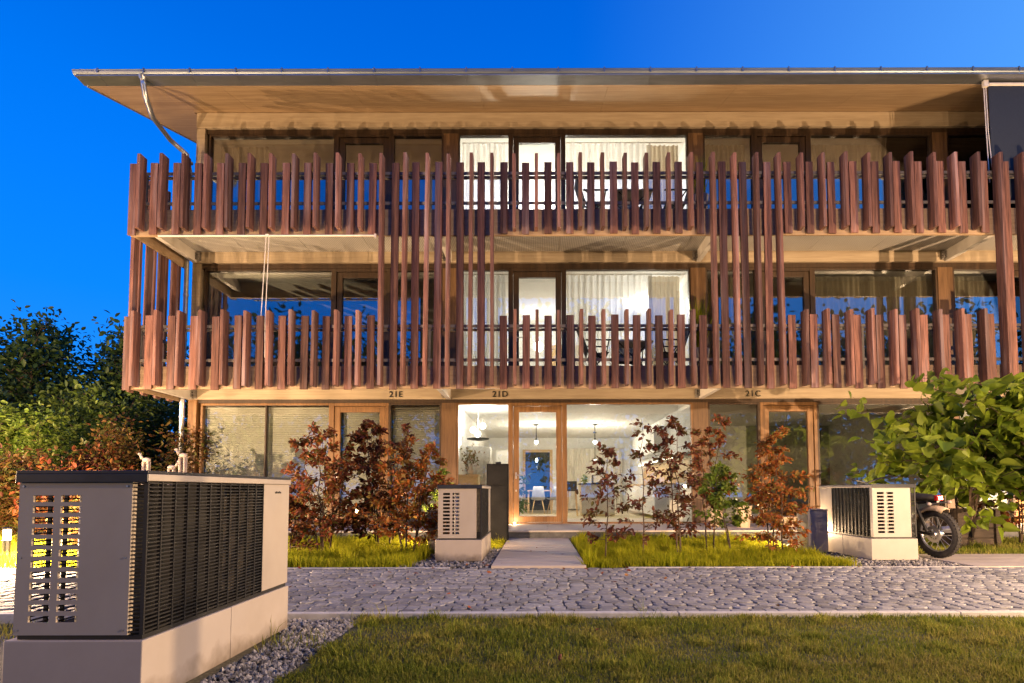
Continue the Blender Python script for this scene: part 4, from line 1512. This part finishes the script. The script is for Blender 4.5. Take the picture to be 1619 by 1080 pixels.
# ------------------------------------------------------------------ heat pumps
def heat_pump(loc, label, fin, base_m, logo=False):
    t = empty('heat_pump', (0, 0, 0), label, 'heat pump', 'heat pumps of the house')
    Wd, L_, z0, z1 = .272, 1.33, .285, .905
    part(MB().box(-.305, .276, -.006, .66, 0, .265).box(-.305, .276, .664, L_ + .006, 0, .265), 'base', base_m, t, bevel=.005)
    part(MB().box(-.262, .262, .01, L_ - .01, .2655, .284), 'base_gap', MAT['hp_black'], t)
    # slotted end panel: two columns of twelve slots
    ep = MB()
    xa, xb = -Wd, .205
    c0, c1, c2, c3 = -.212, -.125, -.095, -.008
    s0, s1, n = .335, .865, 12
    y0, y1 = 0, .010
    ep.box(xa, c0, y0, y1, z0, z1)
    ep.box(c1, c2, y0, y1, z0, z1)
    ep.box(c3, xb, y0, y1, z0, z1)
    p = (s1 - s0) / n
    for a, b in ((c0, c1), (c2, c3)):
        ep.box(a, b, y0, y1, z0, s0)
        for i in range(n):
            ep.box(a, b, y0, y1, s0 + i * p + p * .62, (s0 + (i + 1) * p) if i < n - 1 else z1)
    ep.box(xb - .003, xb, y1, y1 + .02, z0, z1)
    ep.box(xa, xa + .012, y1, .055, z0, z1)
    part(ep, 'end_panel', fin, t)
    for sx_ in (-.255, .185):
        for sz_ in (z0 + .02, (z0 + z1) / 2, z1 - .02):
            part(MB().tube([(sx_, -.0025, sz_), (sx_, .002, sz_)], .0045, 8), 'screw', MAT['chrome'], t)
    # black louvred grilles on both long sides, wrapping the right corner
    for sx in (-1, 1):
        g = MB()
        xg0, xg1 = (Wd - .016, Wd) if sx > 0 else (-Wd, -Wd + .016)
        ya, yb = (.004, .985) if sx > 0 else (.058, .985)
        nl = 38
        for i in range(nl):
            z = z0 + .012 + (z1 - z0 - .02) * i / (nl - 1)
            g.box(xg0 + .003, xg1 - .003, ya + .01, yb, z - .0028, z + .0028)
            if sx > 0:
                g.box(xb + .004, Wd - .014, .004, .013, z - .0028, z + .0028)
        nv = 11
        for j in range(nv + 1):
            y = ya + (yb - ya) * j / nv
            g.box(xg0, xg1, y - .004, y + .004, z0 + .001, z1 - .001)
        part(g, 'grille', MAT['hp_black'], t)
    part(MB().box(-Wd + .002, Wd - .002, .988, L_, z0, z1), 'side_panel', fin, t, bevel=.004)
    # insides: pole, fan and floor
    inn = MB().box(-Wd + .02, Wd - .02, .02, .98, z0, z0 + .01)
    inn.box(.03, .05, .10, .96, z0 + .01, z1 - .01)
    part(inn, 'inner_tray', MAT['hp_black'], t)
    part(MB().tube([(-.055, .09, z0 + .012), (-.055, .09, z1 - .005)], .028, 14), 'pipe', MAT['white_paint'], t, smooth=True)
    fn = MB().torus((.02, .55, .6), .25, .018, 'X', 32, 8)
    for i in range(5):
        a = i * 2 * math.pi / 5
        ca, sa = math.cos(a), math.sin(a)
        ca2, sa2 = math.cos(a + .6), math.sin(a + .6)
        fn.add([(.0, .55 + .06 * ca, .6 + .06 * sa), (-.03, .55 + .23 * ca, .6 + .23 * sa), (.02, .55 + .23 * ca2, .6 + .23 * sa2), (.015, .55 + .06 * ca2, .6 + .06 * sa2)],
               [(0, 1, 2, 3)])
    fn.ball((.0, .55, .6), (.03, .07, .07))
    part(fn, 'fan', MAT['hp_black'], t)
    lid = MB().box(-Wd - .006, Wd + .006, -.006, L_ + .006, z1 + .001, z1 + .03)
    lo = part(lid, 'lid', fin, t, bevel=.003)
    part(MB().box(-Wd - .009, Wd + .004, -.009, L_ + .007, z1 + .031, z1 + .044).box(-Wd - .009, Wd + .004, -.012, -.0065, z1 - .004, z1 + .031), 'lid_cover', MAT['hp_lid'], t, bevel=.002)
    if logo:
        lg = MB()
        for i, wd in enumerate((.012, .008, .014, .008, .010)):
            lg.box(Wd - .0005, Wd + .0012, 1.13 + i * .017, 1.13 + i * .017 + wd, z1 - .055, z1 - .045 + (.004 if i % 2 else 0))
        part(lg, 'logo', MAT['black_metal'], t)
    t.location = loc
    return t


fg_ = heat_pump((-1.855, 2.33, .008), 'large grey heat pump in the foreground with black louvred grille and slotted end panel', MAT['hp_grey'], MAT['hp_base'], True)
fg_.scale.x = .965
heat_pump((-.97, 7.12, .0), 'grey heat pump on the gravel left of the path to the glass door', MAT['hp_grey'], MAT['hp_base'])
heat_pump((4.47, 7.16, .0), 'grey heat pump with its coat lightened as lamp lit, on the gravel beside the motorcycle', MAT['hp_lit'], MAT['hp_lit'])


def utility_box(loc, label):
    x, y, z = loc
    t = empty('utility_box', loc, label, 'utility box', 'utility boxes')
    part(MB().box(x - .14, x + .14, y, y + .36, z, z + .60), 'housing', MAT['lt_box'], t, bevel=.008)
    part(MB().box(x - .145, x + .145, y - .006, y + .366, z + .601, z + .622), 'cover', MAT['lt_box'], t, bevel=.006)
    part(MB().box(x - .12, x + .12, y - .006, y - .0005, z + .05, z + .56), 'door', MAT['lt_box'], t)


utility_box((3.97, 8.1, -.02), 'grey metal box standing left of the right heat pump')
utility_box((-1.42, 8.1, -.02), 'dark grey box close to the left side of the heat pump by the path')

t = empty('letterbox_column', (-.72, 10.0, -.02), 'tall dark metal letterbox column left of the glass door', 'letterbox')
xa, xb = UX(769, 800, 9.9), UX(803, 800, 9.9)
ztop = UZ(733, 9.9)
part(MB().box(xa, xb, 9.9, 10.2, -.02, ztop), 'housing', MAT['matt_black'], t, bevel=.006)
part(MB().box(xa + .02, xb - .02, 9.888, 9.899, ztop - .36, ztop - .03).box(xa + .02, xb - .02, 9.888, 9.899, .05, ztop - .38), 'flap', MAT['matt_black'], t)
part(MB().box((xa + xb) / 2 - .04, (xa + xb) / 2 + .06, 9.98, 10.08, ztop + .001, ztop + .035), 'knob', MAT['black_metal'], t, bevel=.008)


# ------------------------------------------------------------------ motorcycle
def motorcycle():
    t = empty('motorcycle', (0, 0, 0), 'black motorcycle with spoked wheel and red tail light parked behind the right heat pump', 'motorcycle')
    for y, Rr, tw in ((0, .305, .044), (1.32, .32, .036)):
        wh = part(MB().torus((0, y, Rr), Rr - tw, tw, 'X', 44, 12, .95), 'wheel', MAT['rubber'], t, smooth=True)
        tr = MB()
        for i in range(44):
            a = 2 * math.pi * i / 44
            for sx in (-.022, .022):
                aa = a + (.07 if sx > 0 else 0)
                p = Vector((sx, y + (Rr + .001) * math.cos(aa), Rr + (Rr + .001) * math.sin(aa)))
                q = Vector((sx, y + (Rr - .014) * math.cos(aa), Rr + (Rr - .014) * math.sin(aa)))
                tr.bar(p, q, .022, .02, up=(1, 0, 0))
        part(tr, 'tread', MAT['rubber'], wh)
        part(MB().torus((0, y, Rr), Rr - tw * 1.85, .012, 'X', 44, 8, 1.6), 'rim', MAT['chrome'], wh, smooth=True)
        part(MB().tube([(-.07, y, Rr), (.07, y, Rr)], .038, 16).tube([(-.03, y, Rr), (.03, y, Rr)], .055, 16), 'hub', MAT['chrome'], wh)
        sp = MB()
        for i in range(18):
            a = 2 * math.pi * i / 18
            a2 = a + (.55 if i % 2 else -.55)
            sx = .03 if (i // 2) % 2 else -.03
            rr = Rr - tw * 1.9
            sp.tube([(sx, y + .045 * math.cos(a2), Rr + .045 * math.sin(a2)), (0, y + rr * math.cos(a), Rr + rr * math.sin(a))], .0032, 5)
        part(sp, 'spokes', MAT['chrome'], wh)
        dk = MB()
        dk.torus((-.055, y, Rr), .085, .022, 'X', 28, 6, .12)
        for i in range(5):
            a = i * 2 * math.pi / 5
            dk.bar((-.055, y + .03 * math.cos(a), Rr + .03 * math.sin(a)), (-.055, y + .08 * math.cos(a), Rr + .08 * math.sin(a)), .012, .004, up=(1, 0, 0))
        part(dk, 'brake_disc', MAT['chrome'], wh)
    # fenders
    for y, Rr, a0, a1, w_ in ((0, .345, 28, 118, .06), (1.32, .36, 20, 160, .07)):
        vs, fs = [], []
        k = 12
        for i in range(k + 1):
            a = R(a0 + (a1 - a0) * i / k)
            for x_, dr in ((-w_, -.045), (-w_ * .8, 0), (0, .012), (w_ * .8, 0), (w_, -.045)):
                vs.append((x_, y + (Rr + dr) * math.cos(a), .31 + (Rr + dr) * math.sin(a)))
        for i in range(k):
            for j in range(4):
                a = i * 5 + j
                fs.append((a, a + 1, a + 6, a + 5))
        o = part(MB().add(vs, fs), 'fender', MAT['pot'] if y == 0 else MAT['black_metal'], t, smooth=True)
        md = o.modifiers.new('thick', 'SOLIDIFY')
        md.thickness = .006
    fr = MB()
    for sx in (-1, 1):
        fr.tube([(sx * .085, 0, .305), (sx * .10, .25, .34), (sx * .09, .45, .38)], .02, 8)
        fr.tube([(sx * .11, .04, .34), (sx * .12, .16, .70)], .022, 10)
        fr.tube([(sx * .08, .02, .72), (sx * .09, .5, .66), (sx * .05, 1.02, .88)], .016, 8)
        fr.tube([(sx * .07, .45, .38), (sx * .07, .8, .28), (sx * .05, 1.03, .8)], .016, 8)
        fr.tube([(sx * .07, 1.32, .32), (sx * .08, 1.06, .92)], .022, 10)
    part(fr, 'frame', MAT['black_metal'], t)
    part(MB().ball((0, .28, .77), (.13, .36, .055), 16, 8), 'seat', MAT['rubber'], t, smooth=True)
    part(MB().ball((0, .78, .84), (.14, .25, .12), 16, 10), 'fuel_tank', MAT['black_metal'], t, smooth=True)
    en = MB().box(-.14, .14, .48, .86, .28, .50)
    for i in range(7):
        en.box(-.11, .11, .56, .80, .515 + i * .03, .53 + i * .03)
    part(en, 'engine', MAT['chrome'], t, bevel=.006)
    part(MB().tube([(.16, .75, .35), (.17, .4, .30), (.18, -.12, .36)], [.022, .035, .045], 12), 'exhaust', MAT['chrome'], t, smooth=True)
    part(MB().tube([(-.36, .92, 1.04), (-.2, 1.03, 1.02), (0, 1.05, .97), (.2, 1.03, 1.02), (.36, .92, 1.04)], .013, 8), 'handlebar', MAT['black_metal'], t)
    part(MB().ball((0, 1.17, .88), (.085, .07, .085)), 'headlight', MAT['chrome'], t, smooth=True)
    part(MB().box(-.045, .045, -.10, -.04, .73, .80), 'tail_light', MAT['red_lens'], t, bevel=.012)
    part(MB().box(-.02, .02, -.06, .12, .70, .73).tube([(-.15, -.06, .70), (.15, -.06, .70)], .008, 6), 'tail_bracket', MAT['black_metal'], t)
    for sx in (-1, 1):
        part(MB().ball((sx * .16, -.07, .70), (.022, .03, .022)), 'indicator', MAT['pale_ceramic'], t, smooth=True)
    part(MB().tube([(-.1, .6, .30), (-.28, .66, .01)], .011, 8), 'side_stand', MAT['black_metal'], t)
    t.location = (5.12, 7.32, .008)
    t.rotation_euler = (0, R(-4), R(14))
    return t


motorcycle()

# dark wooden planter with the catalpa
PX0, PX1, PYY = UX(1510, 830, 8.9), UX(1582, 830, 8.9), 8.9
t = empty('wooden_planter', ((PX0 + PX1) / 2, PYY + .3, -.02), 'old dark wooden planter box at the foot of the big leaved tree', 'planter')
mb = MB()
zt = UZ(806, 8.9)
for i in range(4):
    za, zb_ = -.02 + (zt + .02) * i / 4, -.02 + (zt + .02) * (i + 1) / 4 - .008
    mb.box(PX0, PX1, PYY, PYY + .03, za, zb_).box(PX0, PX1, PYY + .55, PYY + .58, za, zb_)
    mb.box(PX0, PX0 + .03, PYY + .031, PYY + .549, za, zb_).box(PX1 - .03, PX1, PYY + .031, PYY + .549, za, zb_)
part(mb, 'boards', MAT['wood_old'], t, bevel=.004)
for x in (PX0 + .06, PX1 - .06):
    part(MB().box(x - .03, x + .03, PYY - .022, PYY - .002, -.02, zt + .01), 'batten', MAT['wood_old'], t)
part(MB().box(PX0 + .032, PX1 - .032, PYY + .032, PYY + .548, .05, zt - .05), 'soil', MAT['soil'], t)


def pot(loc, r, h, label):
    t = empty('plant_pot', loc, label, 'pot', 'pots on the terrace')
    part(MB().lathe(loc, [(r * .72, 0), (r, h * .93), (r * 1.06, h * .94), (r * 1.06, h), (r * .92, h), (r * .9, h * .9)], 26), 'body', MAT['pot'], t, smooth=False, bevel=0)
    part(MB().lathe((loc[0], loc[1], loc[2] + h * .88), [(r * .88, 0), (r * .85, .01)], 20), 'soil', MAT['soil'], t)


pot((UX(1175, 815, 11.1), 11.1, TER_Z), .16, .42, 'beige flower pot on the terrace below the house number on the right')
pot((UX(1130, 815, 11.5), 11.5, TER_Z), .17, .40, 'beige pot on the terrace nearest the lit window')
pot((UX(1243, 822, 11.2), 11.2, TER_Z), .22, .20, 'low wide bowl on the terrace in front of the dark right door')

# pale garden figures left of the house corner
def stake_bird(loc, h, label, tilt):
    t = empty('garden_figure', loc, label, 'garden ornament', 'garden figures')
    x, y, z = loc
    zb = z + h - .16
    for sx, sy in ((-.045, -.025), (-.045, .025), (.045, -.025), (.045, .025)):
        part(MB().tube([(x + sx * .9, y + sy, z), (x + sx, y + sy, zb)], [.012, .02], 8), 'leg', MAT['pale_ceramic'], t)
    part(MB().ball((x, y, zb + .03), (.08, .045, .045)), 'body', MAT['pale_ceramic'], t, smooth=True)
    part(MB().tube([(x + .08 * tilt, y, zb + .05), (x + .12 * tilt, y, zb + .13)], [.03, .02], 10).ball((x + .13 * tilt, y, zb + .14), (.036, .025, .026)), 'neck', MAT['pale_ceramic'], t, smooth=True)


for px, py, lb, tl in ((232, 715, 'pale garden figure on thin legs furthest from the house corner', -1), (272, 727, 'pale pink garden figure between its two neighbours behind the large heat pump', 1),
                       (290, 708, 'tallest pale garden figure beside the house corner post', -1)):
    z1 = UZ(py, 10.6)
    stake_bird((UX(px, py, 10.6), 10.6, -.015), z1 + .015, lb, tl)

# ------------------------------------------------------------------ planting
G1 = 'copper leaved saplings in front of the house'
sh = lambda t: .75 + .4 * math.sin(math.pi * min(t * 1.1, 1)) - .55 * t
P7 = 7.6


def at(px, Y, py=880):
    return (UX(px, py, Y), Y, -.015)


plant('copper_shrub', 'copper leaved shrub in front of the blinds nearest the large heat pump', 'shrub', at(512, 7.9), 21, UZ(662, 7.9), .60, 4, 15, 6, 10, .062, .62, mat=COPPER, shape=sh, group=G1)
plant('copper_shrub', 'small copper shrub at the edge of the large heat pump', 'shrub', at(462, 7.7), 22, 1.0, .42, 3, 10, 6, 9, .062, .62, mat=COPPER_D, shape=sh, group=G1)
plant('copper_shrub', 'dense tall copper shrub left of the middle heat pump', 'shrub', at(605, 8.2), 23, UZ(652, 8.2), .62, 4, 15, 6, 12, .064, .62, mat=COPPER_D, shape=sh, group=G1)
plant('copper_shrub', 'orange tinted copper shrub close to the middle heat pump', 'shrub', at(645, 7.75), 24, UZ(664, 7.75), .56, 4, 14, 6, 12, .060, .62, mat=ORANGE, shape=sh, group=G1)
plant('lime_shrub', 'thin yellow green shrub behind the middle heat pump', 'shrub', at(690, 9.3), 25, UZ(725, 9.3), .42, 2, 9, 4, 8, .08, .5, mat=LIME, shape=sh, t0=.35)
plant('copper_sapling', 'slim copper sapling beside the path in front of the lit window', 'sapling', at(957, 7.3), 31, UZ(700, 7.3), .42, 1, 20, 5, 8, .062, .6, mat=COPPER_D, shape=sh, r0=.010, lean=.03, group=G1)
plant('copper_sapling', 'thinnest sparse copper sapling in the middle of the lit window', 'sapling', at(1017, 7.25), 32, UZ(660, 7.25), .36, 1, 17, 4, 6, .06, .6, mat=COPPER_D, shape=sh, r0=.010, lean=.02, group=G1)
plant('copper_sapling', 'copper sapling in front of the right edge of the lit window', 'sapling', at(1078, 7.5), 33, UZ(655, 7.5), .48, 2, 17, 5, 10, .06, .6, mat=COPPER_D, shape=sh, r0=.012, lean=.06, group=G1)
plant('copper_sapling', 'leafy copper sapling in front of the post right of the lit window', 'sapling', at(1122, 8.3), 34, UZ(650, 8.3), .45, 2, 15, 5, 12, .06, .6, mat=COPPER, shape=sh, t0=.3, r0=.012, lean=.05, group=G1)
plant('green_sapling', 'yellow green young tree in front of the beige pot', 'sapling', at(1160, 8.0), 35, UZ(712, 8.0), .46, 2, 15, 5, 13, .058, .6, mat=LIME, shape=sh, t0=.3, r0=.012)
plant('orange_sapling', 'tall orange leaved sapling in front of the dark right door', 'sapling', at(1215, 7.7), 36, UZ(662, 7.7), .46, 2, 20, 6, 11, .06, .6, mat=ORANGE, shape=sh, r0=.012, lean=.05, group=G1)
plant('orange_sapling', 'low orange sapling beside the utility box', 'sapling', at(1236, 7.4), 37, UZ(752, 7.4), .32, 2, 10, 5, 9, .058, .6, mat=ORANGE, shape=sh, r0=.010, group=G1)

# catalpa with large heart shaped leaves, growing out of the planter
cx = (PX0 + PX1) / 2
plant('catalpa_tree', 'small tree with large bright green heart shaped leaves growing from the dark planter', 'tree', (cx - .05, PYY + .25, .30), 41,
      2.15, 1.6, 6, 12, 4, 5, .185, .92, prof=HEART, mat=CATALPA, elev=(-8, 48), t0=.18, lean=.28, shape=lambda t: 1.0 - .35 * t, r0=.028, droop=.12, up=.35, lsp=.4, stick=.08)
plant('catalpa_tree', 'big leaved green tree at the right edge of the picture', 'tree', (UX(1640, 850, 8.3), 8.3, -.02), 42,
      2.5, 1.1, 5, 11, 4, 5, .175, .92, prof=HEART, mat=CATALPA, elev=(0, 45), t0=.30, lean=.12, shape=lambda t: 1.0 - .35 * t, r0=.028, droop=.12, up=.35, lsp=.4, stick=.08)
plant('copper_shrub', 'copper shrub at the right edge under the big leaves', 'shrub', (UX(1612, 850, 9.3), 9.3, -.02), 43, 1.75, .6, 3, 13, 4, 9, .09, .62, mat=COPPER, shape=sh)

# trees and shrubs left of the house
def tree(name, label, loc, seed, h, spread, mat, leaf, ns=5, nbr=15, ntw=8, nlf=16, group='trees left of the house', t0=.12, **k):
    return plant(name, label, 'tree' if h > 3.6 else 'shrub', loc, seed, h, spread, ns, nbr, ntw, nlf, leaf, .6, mat=mat, elev=(5, 55), t0=t0, lean=.30,
                 shape=lambda t: .9 - .55 * t, r0=.02 * h / 2, droop=.1, stick=leaf * 1.6, group=group, **k)


tree('dark_tree', 'dark green tree standing against the blue sky next to the balconies', (UX(165, 600, 19.5), 19.5, -.06), 51, UZ(505, 19.5), 3.0, DARKG, .19, 7, 17, 9, 18)
tree('dark_tree', 'dark green tree at the far left edge against the sky', (UX(-5, 600, 21), 21, -.06), 52, UZ(530, 21), 3.0, DARKG, .19, 6, 15, 9, 16)
tree('green_tree', 'leafy mid green tree behind the lime bush', (UX(20, 650, 16.5), 16.5, -.06), 53, UZ(610, 16.5), 2.0, GREENS, .14, 6, 14, 8, 15)
tree('lime_bush', 'bright lime green bush lit by the path lamp', (UX(95, 650, 12.6), 12.6, -.06), 54, UZ(625, 12.6), 1.15, LIME, .10, 6, 14, 8, 15)
tree('green_tree', 'dark olive tree close to the left house corner', (UX(215, 650, 15.5), 15.5, -.06), 55, UZ(628, 15.5), 1.7, GREENS, .13, 6, 14, 8, 15)
tree('copper_bush', 'reddish bush between the lime bush and the house corner', (UX(175, 700, 12.2), 12.2, -.06), 56, UZ(708, 12.2), .75, COPPER, .09, 5, 13, 8, 13)
tree('mixed_bush', 'green and red bush beside the house corner post', (UX(245, 700, 12.4), 12.4, -.06), 57, UZ(668, 12.4), .9, MIXED, .09, 5, 13, 8, 13)
tree('orange_bush', 'orange bush glowing above the low path lamp', (UX(10, 760, 10.6), 10.6, -.06), 58, UZ(722, 10.6), .75, MIXED, .09, 5, 13, 8, 13)
tree('orange_bush', 'low russet bush right of the low path lamp', (UX(120, 760, 9.9), 9.9, -.06), 59, UZ(742, 9.9), .7, COPPER, .085, 5, 12, 8, 12)
tree('mixed_bush', 'low mixed bush behind the slots of the large heat pump', (UX(150, 800, 8.4), 8.4, -.06), 60, UZ(775, 8.4), .6, MIXED, .08, 4, 10, 7, 10)

rs_ = np.random.default_rng(99)
n_ = 105
px_ = np.concatenate([rs_.uniform(-3.2, 3.6, 95), rs_.uniform(-1.2, 4, 10)])
py_ = np.concatenate([rs_.uniform(5.2, 8.6, 95), rs_.uniform(2.6, 5.6, 10)])
dd_ = rs_.normal(0, 1, (n_, 3)) * (1, 1, .15)
nn_ = rs_.normal(0, .35, (n_, 3)) + (0, 0, 1)
_V, _F = leaf_geo(np.stack([px_, py_, np.where(py_ < 4.1, .012, .02)], 1), dd_, nn_, .055, .034, OVAL)
tag(npmesh('fallen_leaves', _V, _F, COPPER), 'small copper leaves fallen on the paving and the lawn', 'leaves', kind='stuff')

# trees across the courtyard, which the window panes mirror
src = tree('courtyard_tree', 'tall tree across the courtyard mirrored in the window panes', (-11, -13, -.06), 71, 10.5, 4.2, DARKG, .42, 6, 13, 7, 12, group='trees across the courtyard')
for i, (x, y, s) in enumerate(((-4.2, -15, .82), (2.5, -14, 1.0), (9.5, -13.5, .8), (15, -15, .95), (-19, -13, .9), (20.5, -14, .85), (26, -13, .95), (32, -15, .9), (-26, -14, .85))):
    c = copy_tree(src)
    c.location = (x, y, -.06)
    c.scale = (s, s, s * 1.25)
    c.rotation_euler.z = i * 1.3 + .5

# ------------------------------------------------------------------ render settings
scene.view_settings.view_transform = 'Standard'
scene.view_settings.look = 'None'
scene.view_settings.exposure = 0.42
scene.view_settings.gamma = 1
cy = scene.cycles
cy.use_denoising = True
cy.max_bounces = 8
cy.diffuse_bounces = 4
cy.glossy_bounces = 4
cy.transparent_max_bounces = 14
cy.caustics_reflective = False
cy.caustics_refractive = False
cy.sample_clamp_indirect = 6
